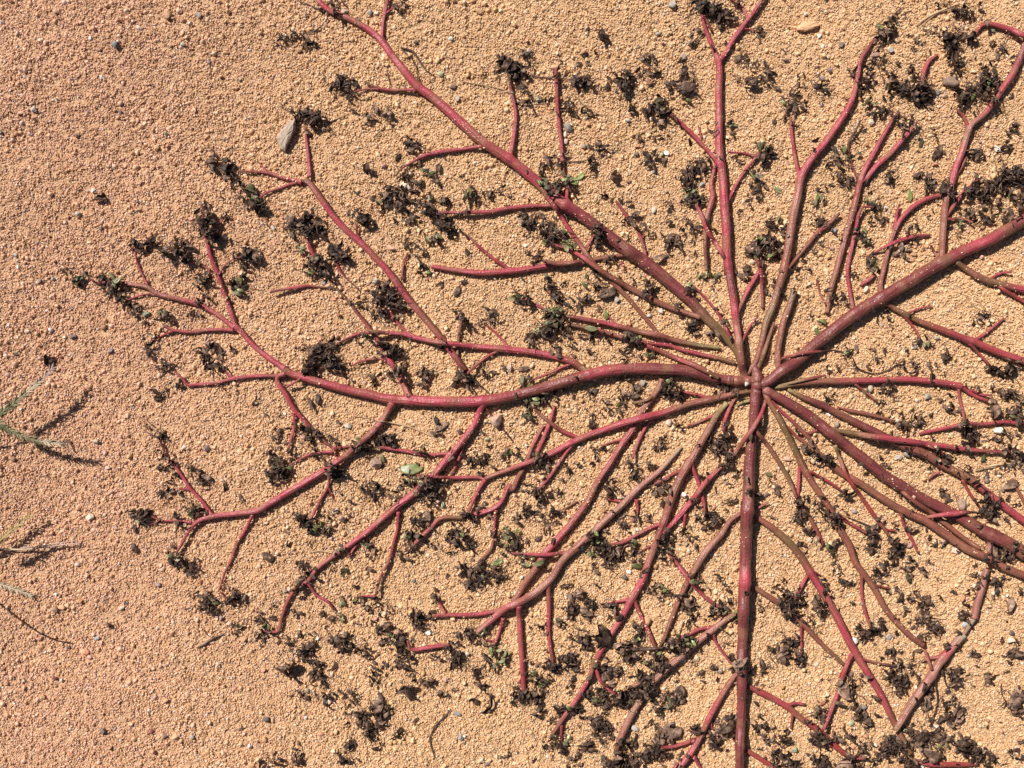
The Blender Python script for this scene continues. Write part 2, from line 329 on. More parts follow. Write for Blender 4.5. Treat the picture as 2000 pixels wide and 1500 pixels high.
# key | owner | parent stem | hues | widths | centre line.   owner P = the living plant, the rest lie loose
STEMS = '''
T|T||bbpbpbb|12 12 13 12 12 13 14 15 13 11|1293,740 1285,761 1267,785 1248,812 1235,839 1213,871 1192,905 1165,945 1147,980 1115,1023 1080,1063 1064,1081 1053,1100 1027,1137 1011,1164 1000,1176
Ta|T|T|bo|8 6|1285,764 1267,780 1237,787
Tb|T|T|p|5 3|1217,857 1192,865 1176,871
Td|T|T|b|4 3|1127,979 1093,1001
S|S||pbbpp|5 8 10 10 9 10 9|1062,831 1040,873 1029,900 1013,932 1000,956 996,948 980,980 964,993 927,1005
Sb|S|S|p|5 9 8|1083,793 1077,817 1064,849 1049,885
S4|S|S|ppb|6 6 5|969,996 965,1033 959,1071 935,1097
S3|S|S|opb|8 8 8 9 6|903,1011 860,1013 844,1028 820,1052 796,1076
U|U||gwwbwpw|5 9 12 13 15 14 15 14 13 10|1331,873 1317,889 1288,919 1245,956 1213,988 1173,1025 1133,1063 1101,1092 1075,1132 1040,1161 1000,1183 993,1185 953,1217 932,1236
Ua|U|U|ppp|9 8 5|1117,1079 1067,1083 1000,1081
Ub|U|U|p|7 5|1243,975 1245,1001 1235,1019
Uc|U|U|p|5 4|1216,980 1184,975
Ud|U|U|bppp|9 9 8 8 6|1071,1140 1072,1193 1071,1233 1080,1295
Ue|U|U|pp|10 11 10 9|1013,1183 1016,1247 1020,1300 1023,1348
Uf|U|U|ppp|9 9 7|987,1190 927,1200 873,1201 847,1203
Ufa|U|U|p|6 4|870,1199 857,1177 849,1164
Ug|U|U|p|7 5|983,1207 977,1231 964,1260
Uga|U|U|p|4 3|967,1252 948,1250
Uh|Uh||ppp|8 9 8 5|876,1260 833,1265 804,1268 796,1252
F4|F4||ppwb|7 10 11 9 6|1398,318 1389,368 1392,377 1381,422 1377,465 1379,528
C|C||oppppbpm|11 13 12 14 13 12|596,350 607,361 633,398 660,433 687,459 713,483 740,510 767,542 793,579 820,611 847,643 873,675 887,694 908,725
C1|C|C|pp|8 7 6 4|605,346 603,315 600,283 596,248
C2|C|C|pp|8 7 5 4|590,356 553,347 521,337 500,335 464,335
C2a|C|C|p|4 3|521,336 505,317
C3|C|C|p|6 5 5|588,354 553,365 516,379 508,387
C4|C|C|rp|6 5 4|710,478 697,457 697,438
C5|C|C|p|5 4|784,545 787,521 796,494
C6|C|C|ob|5 6 5|893,694 895,667 900,638 903,619
A|P||mmmmpmmpppppo|14 18 22 23 23 22 21 20 21 21 19 17 16 14 13|1472,748 1427,743 1387,736 1347,725 1293,721 1240,720 1187,724 1149,732 1107,744 1053,760 1000,773 940,783 887,785 820,783 767,780 713,769 660,756 607,741 567,729 553,720
A0|P|A|pp|12 10 11|556,721 500,679 467,644 455,635
A1|P|A|ppwpp|9 10 9 8 6 4 3|458,640 413,607 384,593 347,584 304,572 288,561 253,555 227,551 205,552 184,551 173,541
A1a|P|A|pp|5 4 3|288,557 277,535 267,508 265,487
A1b|P|A|p|4 3|307,573 280,576 261,581 244,589
A2|P|A|pppd|9 9 8 6 5 3|461,641 443,588 427,543 412,503 403,468 397,449 397,412 395,399
A2a|P|A|p|4 3|411,527 395,519 371,512
A2b|P|A|p|4 3|427,537 437,519 453,508 475,501
A2c|P|A|p|4 3|412,455 429,436 440,421
A3|P|A|pp|6 7 6 5|456,645 413,644 373,648 336,644 320,636
A3b|P|A|p|4 3|338,646 315,657 296,665
A4|P|A|ppp|7 7 6 4|545,734 500,735 453,740 427,747 387,751 365,752 357,740 341,725
A4a|P|A|pd|4 2|456,738 427,719 416,708
A4b|P|A|p|3 2|430,746 420,759
A5|P|A|pppm|9 8 10 9 7 6 4|556,730 543,736 541,742 545,751 559,772 575,801 593,820 607,836 625,855 644,871 653,877
A5a|P|A|pp|5 6 5 4|574,803 575,833 568,860 562,886
A5b|P|A|p|6 4 3|650,876 676,872 694,870
A5c|P|A|p|6 5 3|650,882 628,884 607,887 580,900 560,911
A5d|P|A|p|4 3|652,878 655,892 653,905
A5e|P|A|p|4 5|595,718 591,735 559,756
A6|P|A|pbppppp|13 13 13 13 13 12 10 6 5|766,788 751,815 724,847 700,868 673,892 660,901 639,916 607,935 567,959 527,983 500,998 453,1004 413,1009 384,1020 368,1039 352,1068 344,1079
A6a|P|A|pppd|8 6 5 4|415,1008 395,980 373,956 357,932 339,908 327,895 317,873 309,852
A6a1|P|A|p|4 3|373,957 360,955 341,960
A6b|P|A|ppp|6 7 5 4|493,1006 480,1033 461,1065 451,1095 440,1116 429,1151
A6b1|P|A|p|3 2|430,1156 445,1173
A6c|P|A|ppp|5 4|374,1020 339,1017 315,1016 293,1007
A6c1|P|A|p|3 2|312,1017 291,1026
A6d|P|A|pp|5 6 5|645,921 641,948 625,977 612,1004 607,1013
A6d1|P|A|p|3 2|641,951 652,977
A7|P|A|pppppprpp|12 13 14 14 13 12 10 8 8 7 6 5|944,787 927,828 900,865 873,897 844,932 807,964 767,996 735,1023 711,1044 673,1071 639,1095 615,1116 601,1135 580,1148 561,1175 551,1204 543,1233 516,1232
A7a|P|A|p|5 6 4|600,1137 620,1164 639,1175 652,1191
A7b|P|A|p|6 5 4|711,1046 692,1071 679,1089
A7c|P|A|ppp|6 7 7 5|876,886 833,888 793,881 753,875 732,873
A7d|P|A|p|6 6 4|907,858 900,887 881,928
A7e|P|A|pprb|7 6 6 5|778,1001 776,1033 769,1060 759,1095 740,1135 735,1161
A7e1|P|A|p|4 3|733,1164 697,1165
A7f|P|A|pd|4 3 2|946,792 964,817 980,836 999,860
A8|P|A|ppppdb|12 11 9 8 6 5 4|799,776 783,740 764,708 756,699 740,670 721,641 700,614 681,590 657,563 638,540
A8x|P|A|dpp|4 7 8 6|636,535 617,507 607,486 599,465
A8a|P|A|p|5 5 3|762,709 740,701 708,705 684,715
A8b|P|A|dpp|3 4 7 6 5|653,563 628,561 601,558 580,561 553,565 529,570
A8c|P|A|dpp|2 3 6 5|703,569 671,537 660,520 652,505
B|P|A|oppppppo|12 13 13 12 10 10 9 8 7|1150,728 1115,706 1053,690 1000,683 953,679 900,674 847,667 809,659 788,653 753,650 721,647
Ba|P|A|p|6 5 4|722,648 705,651 676,661 655,673
Bb|P|A|pp|7 7 6 5 4|811,660 788,643 767,617 759,590
Bb1|P|A|p|5 4 3|783,638 761,619 743,601
Bc|P|A|pr|6 5 4|993,679 969,651 948,633
Bd|P|A|p|5 6 5|976,683 940,705 908,734
Be|P|A|p|5 5 4|1118,709 1080,726 1040,742
D9|P|D|bbpppp|7 8 9 11 12 12 10 9|1222,498 1173,505 1133,513 1093,515 1048,523 999,529 940,533 887,527 844,521
D9a|P|D|rpd|6 7 6 4 3|998,528 967,507 937,483 916,462 897,450
D9b|P|D|bb|8 9 7|1146,510 1093,515 1061,510
D6|P|D|bppp|8 8 9 9 8 6|1103,400 1067,402 1027,403 1000,406 953,414 900,415 857,415
D|P||oommmmppppppppp|12 16 19 22 24 24 23 22 22 20 19 18 17 16 14 12 11 11 10 8|1453,738 1437,683 1400,641 1368,609 1341,579 1307,550 1275,523 1240,499 1205,473 1176,451 1144,427 1107,401 1077,380 1040,347 1000,315 943,277 887,227 847,192 812,165 788,136 764,107 743,77 713,53 673,33 649,24 633,13 622,0 612,-25
D1|P|D|ppp|7 6 7 7|745,79 748,48 753,21 757,0 760,-28
D1a|P|D|p|4 3|755,25 777,8
D2|P|D|ppo|6 6 5 5|812,175 767,176 735,171 713,160
D2b|P|D|p|5 4 3|740,173 713,175 692,179
D3|P|D|pppd|7 7 8 8 5 3 2|943,285 900,292 847,299 820,308 804,317 785,330 769,347
D4|P|D|pppmd|9 8 7 7 6|996,306 1000,288 1005,253 1007,219 1000,187 996,160 992,142
D5|P|D|pppp|7 8 7 7|1106,398 1107,363 1102,345 1099,333 1097,293 1093,253 1089,213 1087,160 1085,133
D7|P|E1|bbbbppo|8 9 9 9 9 10 10|1284,650 1245,603 1219,574 1192,547 1160,515 1141,489 1125,467 1107,441 1088,411 1069,385 1057,366
D7a|P|E1|p|5 5|1142,492 1160,459
D8|P|D|bbbbpp|10 10 11 11 10 10 6 5|1367,619 1333,609 1293,594 1261,579 1227,561 1187,537 1155,515 1133,499 1107,486 1071,475
D10|P|D|pppp|6 6 6 7 5|1262,512 1253,467 1237,438 1221,417 1203,393
D10a|P|D|p|3 2|1253,465 1259,457
D11|P|D|pp|6 6 5 4|1440,672 1429,662 1411,627 1392,598 1368,571 1357,561
E1|P||yobbbppp|7 9 10 11 10 9 9 7|1405,679 1360,674 1320,665 1283,654 1240,646 1200,635 1160,627 1107,617
E1a|P|E1|p|5 3|1206,637 1187,617
E2|P||oppppo|7 8 8 7 8 9 8 7|1435,709 1400,699 1373,693 1328,682 1307,675 1259,669 1227,662 1200,654 1160,643 1109,633
E3|P||opbp|8 11 9 9 8|1403,738 1360,715 1320,699 1293,687 1261,675
E5|E5||p|5 4|1027,585 1067,606
E6|E6||p|4 4|1067,566 1096,601
G|P||bbobbwpppppp|9 11 13 14 15 17 17 15 14 13 12 10 9 7 5|1460,730 1477,704 1488,665 1496,630 1508,603 1521,563 1532,523 1540,478 1548,430 1559,377 1564,348 1588,307 1615,275 1639,240 1657,211 1671,173 1675,149 1681,120 1697,91 1713,72
G0|P|G|ob|8 10 7 5|1478,722 1492,690 1502,660 1512,630
G1|P|G|ppp|8 7 6 4|1563,352 1553,307 1545,245 1544,232
G2|P|G|bbpb|6 8 8 6|1539,524 1569,489 1601,451 1615,441 1639,417
F|P||bmwpmppppppp|13 14 14 14 15 16 18 18 17 16 15 14 13 12|1456,736 1453,729 1445,683 1440,643 1435,603 1427,550 1421,510 1419,457 1415,403 1412,350 1405,293 1404,240 1404,187 1405,133 1403,115
F1|P|F|pppp|10 10 9 8 7|1404,118 1413,109 1432,77 1453,48 1469,27 1488,0 1502,-25
F1a|P|F|p|6 5 4|1461,38 1448,13 1432,0 1418,-14
F1b|P|F|p|3 2|1454,56 1480,60
F2|P|F|ppm|9 8 6 5|1402,116 1387,80 1376,51 1371,24 1390,60
F3|P|F|ppp|7 8 8 7|1403,320 1373,283 1341,251 1304,217
F3a|P|F|p|4 3|1370,269 1363,245
F5|P|F|bppp|8 9 8 7|1424,519 1400,478 1381,449 1371,422 1360,401
F6|P|F|pppp|7 6 6 5|1419,396 1437,363 1456,333 1483,299
F6a|P|F|p|5 4|1477,305 1448,299 1422,297
F7|P|F|bppb|7 9 8 7|1440,610 1459,571 1480,534 1491,510
F7b|P|F|bpp|6 7 7|1489,601 1488,563 1488,537 1477,505
F8|P|F|p|5 4|1448,670 1461,643 1480,619
Hh|P||wbbo|11 12 13 13 12|1521,728 1519,691 1524,657 1532,625 1543,595 1552,568
I|I||wbbbbppppm|9 11 12 12 13 12 11 10 9 8 6|1615,611 1620,577 1631,537 1644,489 1657,443 1671,395 1681,350 1692,325 1708,296 1721,272 1740,240 1756,219
I1|I|I|ppppb|10 11 10 9 4|1686,357 1713,323 1740,299 1761,275 1777,256 1791,237
I2|I|I|rmdd|5 5 5 4|1679,348 1671,339 1660,307 1657,280 1671,256 1681,235
K|P||mmmmmmmpmmm|18 21 23 23 24 25 23 22 23 24 26|1482,752 1502,744 1521,729 1553,707 1593,673 1633,641 1673,611 1727,579 1767,555 1820,523 1860,502 1900,483 1940,465 1980,441 2000,430 2060,404 2120,380
K1|P|K|bbbbpppb|11 10 9 9 10 10 9|1721,576 1719,560 1727,523 1735,489 1748,449 1767,419 1788,401 1815,387 1844,379
K1a|P|K|pp|7 6 3|1748,447 1751,419 1757,398
K2|P|K|bwbpwwppmm|12 13 12 13 12 11 11 13 13 12|1839,512 1841,470 1844,430 1849,390 1855,373 1865,333 1879,296 1889,264 1897,245 1921,224 1937,205 1956,176 1975,149 1991,117 2001,91 2012,50
K2a|P|K|rp|8 6 4|1892,252 1881,227 1868,213
K2b|P|K|ppp|7 8 5 4|1846,424 1868,395 1884,374 1905,355 1915,349
K2c|P|K|p|6 5|1866,345 1878,325 1889,307
K2d|P|K|p|5 4|1850,428 1881,427 1900,435
K3|P|K|p|5 4|1834,510 1825,492 1817,479
J|P|K|bpppppp|8 7 8 8 7 6|1667,608 1660,571 1655,531 1660,499 1671,451 1676,422 1684,405
J1|P|K|p|4 4|1684,405 1693,403 1706,404
K4|P|K|obopp|9 14 13 14 13|1868,512 1900,534 1927,547 1967,558 2000,566 2050,580
K4a|P|K|p|6 5 4|1930,547 1953,534 1975,531
K4b|P|K|r|7 7|1941,550 1969,571 1996,587 2020,600
K5|P|K|borprpr|9 11 13 14 14 12|1724,590 1759,609 1793,627 1833,641 1873,657 1900,667 1932,681 1967,694 2000,705 2050,718
K5a|P|K|r|6 5 4|1760,611 1780,633 1797,660
K5b|P|K|p|4 3|1773,613 1793,603 1820,598
K5c|P|K|p|7 6 4|1901,666 1927,649 1945,635 1961,622
K5d|P|K|p|6 5|1895,671 1911,689 1932,713
K6|P|K|bp|5 7 7 4|1524,701 1561,691 1604,686
Fs|Fs||rppp|3 6 9 8 4|1692,502 1727,483 1767,467 1785,462 1816,459
Ft|Ft||p|5 9 8|1681,557 1695,547 1708,537
Fu|Fu||r|3 4 3|1596,547 1601,571 1612,595
V0|P||p|4 4|1213,510 1221,529
T0|T0||prpp|6 8 11 10|1903,69 1916,51 1930,47 1967,56 1999,69 2040,80
T1|T1||pppb|5 8 9 7|1831,107 1815,120 1804,141 1801,167
L|P||yobbppppp|5 10 12 13 13 12 12 12 11|1512,757 1530,754 1567,748 1607,745 1660,744 1713,743 1767,741 1820,745 1860,751 1879,755
L0|P|L|ybp|4 7 6 4|1520,753 1567,743 1590,738 1612,733
L1|P|L|pp|8 7 6|1877,755 1908,775 1929,783
L1b|P|L|p|5 4|1897,762 1915,770 1937,772
L2|P|L|ppm|6 6 5|1872,756 1875,780 1881,807 1884,825
L3|P|L|p|5 5|1670,750 1692,767 1713,783
L4|L4||pppppr|6 8 8 8 7|1796,847 1833,839 1881,829 1927,828 1967,824 2000,831 2030,835
M|P||ymmmmbbbppp|7 12 14 16 17 15 15 14 15|1540,761 1567,775 1607,792 1647,812 1687,833 1719,848 1767,871 1807,887 1847,911 1887,932 1927,961 1967,993 2000,1017 2050,1050
M3|P|M|rr|6 6 4|1880,938 1895,964 1916,996
M4|M4||bb|5 8|1977,935 1987,955 2000,980 2012,1000
M5|M5||p|3 5 4|1813,937 1823,927 1839,920
M2|M2||pbbb|3 7 7 4|1636,795 1665,803 1713,813 1748,823
M1|P|M|oopppprp|8 11 12 12 12 10 9 7 5|1628,840 1660,845 1700,852 1740,857 1793,865 1847,872 1900,879 1927,881 1972,883
M1a|P|M|p|6 5|1796,866 1825,875 1849,892
N2|P||rpbobbbbbbbb|5 6 8 10 13 14 14 15 16 16 15 15 14|1508,784 1524,801 1553,828 1580,857 1601,887 1615,897 1641,921 1673,940 1713,967 1767,999 1807,1017 1847,1044 1887,1071 1927,1089 1953,1105 2000,1124 2040,1140
N2b|P|N2|pp|6 6 5|1759,1000 1769,1033 1781,1055 1793,1079
N2c|P|N2|p|5 4|1571,847 1585,844 1599,838
N2d|N2d||rbb|5 6 7 6|1531,827 1559,855 1575,868 1588,881
N|P||mmmmmmmmmmmbo|13 17 20 21 21 22 21 20 22 26 26 25|1490,756 1502,765 1527,780 1567,804 1607,833 1647,865 1687,897 1727,929 1767,953 1807,977 1847,996 1887,1017 1927,1041 1967,1060 2000,1081 2060,1110
N1|P|N|bbbb|8 9 11 10 9|1752,950 1780,975 1815,999 1839,1017 1873,1044 1913,1071
N3|P|N|ybrrrbb|6 8 8 8 9 7 6|1631,871 1644,905 1657,935 1681,969 1705,1004 1727,1033 1743,1060
N3a|P|N|r|5 4|1719,1025 1732,1034 1748,1036
N2a|P|N2|bppd|5 9 11 8 4|1795,1012 1833,1007 1870,1003 1885,1001 1908,1001
N4|P|N|w|8 8|1931,1050 1933,1065 1932,1081
O|P||bboobbbbbbbbbb|8 11 12 12 13 13 12 14 14 13 12 12 12 11 11|1490,762 1500,780 1516,807 1535,844 1559,892 1575,924 1599,961 1625,1001 1639,1031 1660,1068 1671,1100 1687,1121 1708,1151 1727,1185 1753,1217 1780,1244 1804,1260
O1|P|O|pp|7 7 6|1563,902 1560,940 1557,983
O2|P|O|rp|5 6 5|1583,921 1612,937 1644,959
O3|P|O|r|7 6|1636,1005 1665,1025 1692,1041
O4|P|O|bppb|7 6 6 5|1684,1120 1683,1161 1689,1193 1700,1224
O5|P|O|r|5 4|1704,1141 1737,1149
Q2|P|Q|bbbbbo|9 11 11 11 10 8|1460,1140 1500,1164 1529,1183 1553,1201 1580,1231 1612,1265 1647,1297
Q2a|P|Q|p|5 5 4|1565,1219 1565,1260 1564,1284
Q3|P|Q|mrprrrrp|9 13 12 12 13 11 6|1452,1337 1480,1349 1500,1359 1537,1380 1567,1404 1601,1428 1628,1455 1665,1479 1692,1481
Q3a|P|Q|p|6 5|1540,1377 1555,1373 1571,1375
Q3b|P|Q|p|6 4|1548,1394 1545,1423
Q1|P|Q|bbobppppppbbo|9 13 15 15 15 15 15 15 14 13 12 12 11|1462,1000 1500,1025 1524,1044 1553,1073 1572,1100 1588,1127 1607,1156 1628,1193 1649,1233 1665,1265 1687,1303 1713,1345 1735,1388 1748,1415 1764,1447 1777,1473
Q1a|P|Q|rpp|6 8 5|1581,1117 1567,1143 1553,1169
Q1b|P|Q|p|4 3|1589,1116 1609,1127
Q1c|P|Q|prppp|8 10 8 9 7|1664,1278 1649,1311 1639,1345 1623,1388 1609,1425
Q1d|P|Q|pbd|5 4 6|1684,1287 1713,1295 1753,1301
Q4|P|Q|rr|9 11|1448,1458 1480,1479 1500,1492 1535,1512
Q6|P|Q|bwwwwwb|8 11 12 13 13 14 13 12|1448,1193 1416,1212 1395,1228 1368,1249 1341,1273 1307,1303 1280,1327 1259,1356
Q6x|P|Q|mwwmd|11 14 14 12 7|1259,1356 1240,1385 1224,1415 1211,1444 1206,1458 1203,1482
Q6a|P|Q|prp|7 8 5|1394,1226 1368,1228 1341,1241 1312,1257
Q6b|P|Q|p|5 5|1391,1230 1400,1257 1416,1281 1429,1297
Q6c|P|Q|bb|9 8 7|1270,1335 1248,1335 1221,1351 1195,1375
Q7|P|Q|bbwbbbb|8 10 13 14 13 11 10 8 4|1458,996 1427,1017 1408,1044 1384,1071 1360,1108 1344,1135 1331,1161 1315,1199 1296,1249 1289,1262
Q5|P|Q|bbpbppp|8 11 12 12 13 15 15|1450,1300 1427,1332 1400,1375 1381,1412 1363,1449 1341,1481 1323,1500 1300,1530
Q5a|P|Q|rp|8 8 6|1357,1446 1320,1457 1285,1461
Q5b|P|Q|p|6 7|1355,1478 1368,1500 1375,1520
Q5c|P|Q|p|4 4|1387,1405 1392,1425
Q|P||mmmmmmmmpmmmmmmm|18 20 18 20 23 23 24 23 23 22 19 18 18 18 17 16|1477,750 1475,780 1472,820 1468,860 1464,900 1463,940 1460,993 1457,1047 1456,1100 1456,1127 1453,1167 1451,1233 1448,1287 1449,1340 1448,1393 1445,1460 1444,1500 1443,1540
Q8|P|Q|p|5 4|1464,1003 1480,992 1500,982
Pp|P||bbob|8 9 9 9 6|1474,838 1500,871 1521,903 1540,935 1556,972
P1|P|Pp|bbp|7 8 7|1566,985 1588,1023 1607,1063
Py|Py||y|5 7|1440,791 1452,785 1463,782
Q10|P|R|ppp|5 8 7|1437,777 1424,801 1416,820 1412,841
V|P|V0|yobbbbbbmbwpppppp|9 13 14 14 16 16 16 15 13 13 14 15 14 11 11 10|1419,788 1400,812 1381,844 1360,881 1341,913 1320,953 1307,988 1296,1020 1285,1049 1277,1073 1267,1097 1253,1135 1232,1172 1211,1212 1187,1249 1165,1286
Va|P|V|rp|6 6 5|1335,916 1299,935 1279,945
Vb|P|V|pppb|7 8 7 6|1351,908 1365,945 1373,977 1377,1009
Vc|P|V|r|6 5 4|1397,810 1368,824 1339,833
Vd|P|V|pppp|6 8 7 4|1293,1022 1253,1039 1213,1060 1189,1064
Ve|P|V|p|6 5 4|1226,1171 1200,1177 1181,1180
Vf|P|V|pppb|7 8 8 7|1238,1170 1251,1201 1264,1228 1283,1271
Vg|P|V|ppp|8 8 6 3|1164,1292 1171,1327 1187,1345 1205,1359
Vh|P|V|oppb|9 11 9 10 7|1161,1290 1155,1313 1141,1343 1120,1375 1101,1401 1080,1433
Vha|P|V|p|5 4|1096,1417 1097,1452
Vi|Vi||pppp|6 9 10 8 7|1304,1076 1323,1103 1349,1135 1371,1161 1403,1185
Vk|P|V|p|5 3|1284,1060 1245,1079
R|P||obbbpppppppbo|8 12 13 13 14 14 13 12 11 10 9 8|1466,764 1427,771 1387,780 1333,793 1293,807 1240,820 1187,837 1133,857 1080,884 1040,901 1000,915 953,933 945,936
Rf|P|R|ppp|7 7 5|948,935 927,932 887,933 847,931 815,928
R1|P|R|ppp|8 7 5|947,937 927,972 911,1009
R2|P|R|rp|6 7 4|1387,778 1347,768 1312,763
R3|P|R|pp|6 7 5|1273,815 1253,849 1240,879 1236,895
R4|P|R|ppbb|6 9 7 6|1135,857 1101,843 1072,823 1045,801
R5|P|R|ppp|6 7 6|1115,872 1093,903 1072,932 1052,956
Q9|P|Q|bpppbb|6 9 10 9 8|1498,778 1485,812 1469,839 1453,860 1432,889 1419,899
Q9x|P|Q|bprppppp|8 10 11 11 9 8 6|1411,909 1381,940 1360,967 1333,1001 1307,1031 1293,1049 1286,1058
Vj|P|Q|p|6 4|1338,1005 1336,1031
W|X||wwww|12 13 14 13|1927,1111 1921,1140 1908,1180 1902,1209
Wx|X|W|gb|8 7 8|1902,1208 1895,1222 1880,1241
X|X|W|gwpwwwwwo|14 15 16 17 17 16 14 11|1881,1239 1860,1265 1839,1289 1815,1327 1788,1364 1767,1396 1748,1428
Xa|X|W|pb|7 6 5|1836,1283 1812,1287 1799,1292
Xb|Xb||pr|6 6|1807,1271 1820,1308
Xc|X|W|dd|4 3 3|1843,1285 1847,1335 1860,1356
Xd|X|W|dd|4 3 3|1825,1321 1831,1367 1817,1420
Y|Y||bprrp|7 10 11 10 7|1785,1484 1815,1492 1860,1493 1908,1492
'''
LOOSE = {   # label of every loose thing made of stem
 'T': 'long brownish-pink stem with a hooked top end, slipping under the left-down branch',
 'S': 'V-topped short pink stem piece crossed by the branch left of centre',
 'U': 'long ribbed stem with a grey pointed upper end, forking at lower centre',
 'Uh': 'short bright pink stem piece between black leaves at lower left of centre',
 'F4': 'pale tapering stem crossing behind the upright branch below the top fork',
 'C': 'long pink stem with a three-way fork at its upper left end',
 'E5': 'thin pink twig left of the green leafy tuft',
 'E6': 'short pink twig above the green leafy tuft',
 'I': 'loose brown-pink stem with twin forks standing between the upper right branches',
 'Fs': 'thin pink stick with a pointed left end above the right-hand thick branch',
 'Ft': 'stubby bright pink stem chip above the right-hand thick branch',
 'Fu': 'tiny dark red twig beside the foot of the twin-forked loose stem',
 'T0': 'dark pink arched stem coming in at the top right corner',
 'T1': 'short curved pink stem among black leaves at upper right',
 'L4': 'thin pink stem lying level near the right edge, black tuft in its middle',
 'M4': 'short brown stem piece leaning at the right edge',
 'M5': 'tiny hooked pink stem piece near the right-hand branches',
 'M2': 'short tapering pink twig between the right-hand branches',
 'N2d': 'short dark-streaked twig between two branches right of the crown',
 'Py': 'stubby yellow-olive stem bit just left of the crown',
 'Vi': 'smooth pink twig crossing over the pale stem left of the downward branch',
 'X': 'pale ribbed stem snapped in two at its woody joint, lower right',
 'Xb': 'small dark pink twig under the ribbed snapped stem',
 'Y': 'thick red stem piece lying level at the bottom edge, lower right',
}
def catmull(pts, step=3.0):
    pts = [np.array(p, float) for p in pts]
    pp = [2*pts[0]-pts[1]] + pts + [2*pts[-1]-pts[-2]]
    out, tt = [], []
    n = len(pts)
    for i in range(n-1):
        p0, p1, p2, p3 = pp[i:i+4]
        # centripetal-ish tangents keep sharp elbows from looping
        d1 = np.linalg.norm(p2-p1)+1e-6; d0 = np.linalg.norm(p1-p0)+1e-6; d2 = np.linalg.norm(p3-p2)+1e-6
        m1 = d1*((p1-p0)/d0+(p2-p1)/d1)*.5; m2 = d1*((p2-p1)/d1+(p3-p2)/d2)*.5
        k = max(2, int(round(d1/step)))
        for j in range(k):
            t = j/k; t2 = t*t; t3 = t2*t
            out.append((2*t3-3*t2+1)*p1+(t3-2*t2+t)*m1+(-2*t3+3*t2)*p2+(t3-t2)*m2); tt.append((i+t)/(n-1))
    out.append(pts[-1]); tt.append(1.0)
    return np.array(out), np.array(tt)

def interp(vals, t):
    v = np.array(vals, float)
    if len(v) == 1: return np.repeat(v[:1], len(t), 0)
    x = np.linspace(0, 1, len(v))
    if v.ndim == 1: return np.interp(t, x, v)
    return np.stack([np.interp(t, x, v[:, k]) for k in range(v.shape[1])], 1)

def tube(name, C3, rad, hues, m, parent, ridges=0.0, sides=12, seed=0, uv0=0.0, flat_end=(False, False)):
    """C3 in photograph pixels (x, y, z up); builds one closed tube in world metres"""
    n = len(C3)
    Pw = np.array([P(c[0], c[1], c[2]) for c in C3])
    T = np.gradient(Pw, axis=0); T /= (np.linalg.norm(T, axis=1)[:, None]+1e-12)
    up = np.array([0, 0, 1.0])
    L = np.cross(up, T); ln = np.linalg.norm(L, axis=1)[:, None]; L = np.where(ln > 1e-3, L/(ln+1e-12), np.array([[1.0, 0, 0]]))
    B = np.cross(T, L)
    rr = random.Random(seed); ph = rr.random()*6.28; kr = rr.choice((5, 6, 7)); tw = rr.uniform(-.02, .02)
    verts, cols, uvs = [], [], []
    s = uv0
    cap = [(.0, -.5), (.62, -.38), (.9, -.18)]
    rings = []
    if flat_end[0]: rings += [(0, 0.0, 0.0), (0, .9, 0.0)]
    else: rings += [(0, f, o) for f, o in cap]
    rings += [(i, 1.0, 0.0) for i in range(n)]
    if flat_end[1]: rings += [(n-1, .9, 0.0), (n-1, 0.0, 0.0)]
    else: rings += [(n-1, f, -o) for f, o in cap[::-1]]
    last = None
    for (i, f, o) in rings:
        c = Pw[i]+T[i]*o*rad[i]*U
        if last is not None: s += np.linalg.norm(c-last)/U/60.0
        last = c
        for k in range(sides):
            a = 2*math.pi*k/sides
            r = rad[i]*U*f
            r *= 1+ridges*math.cos(kr*a+ph+tw*i)+.045*nz(i*3+k*7.3, seed*13.1, 11)+.03*nz(i, seed*3.1+k, 4.5)
            v = c+(L[i]*math.cos(a)+B[i]*math.sin(a))*r
            verts.append(tuple(v)); cols.append((*hues[i], 1)); uvs.append((k/sides, s))
    nr = len(rings)
    faces = [(j*sides+k, j*sides+(k+1) % sides, (j+1)*sides+(k+1) % sides, (j+1)*sides+k) for j in range(nr-1) for k in range(sides)]
    o = mesh_obj(name, verts, faces, m, parent)
    me = o.data
    ca = me.color_attributes.new('hue', 'FLOAT_COLOR', 'POINT')
    ca.data.foreach_set('color', np.array(cols, dtype=np.float32).ravel())
    ul = me.uv_layers.new(name='UVMap')
    li = np.empty(len(me.loops), dtype=np.int32); me.loops.foreach_get('vertex_index', li)
    U2 = np.array(uvs, dtype=np.float32)[li]
    # close the seam
    U2 = U2.reshape(-1, 4, 2)
    seam = (U2[:, :, 0].max(1)-U2[:, :, 0].min(1)) > .5
    t = U2[seam]; t[:, :, 0] = np.where(t[:, :, 0] < .5, t[:, :, 0]+1, t[:, :, 0]); U2[seam] = t
    ul.data.foreach_set('uv', U2.ravel())
    return o

CROWN = np.array((1480.0, 748.0))
SAMP = []          # arrays (x, y, z, r, key-id)
stem_info = {}     # key -> dict(obj, owner, line, z, r)
owners = {}
plant = link(bpy.data.objects.new('purslane_plant', None)); plant.location = P(CROWN[0], CROWN[1], ground(*CROWN))
tag(plant, 'wilted purslane plant with pink-red stems radiating from one crown over sand', 'plant')
owners['P'] = plant

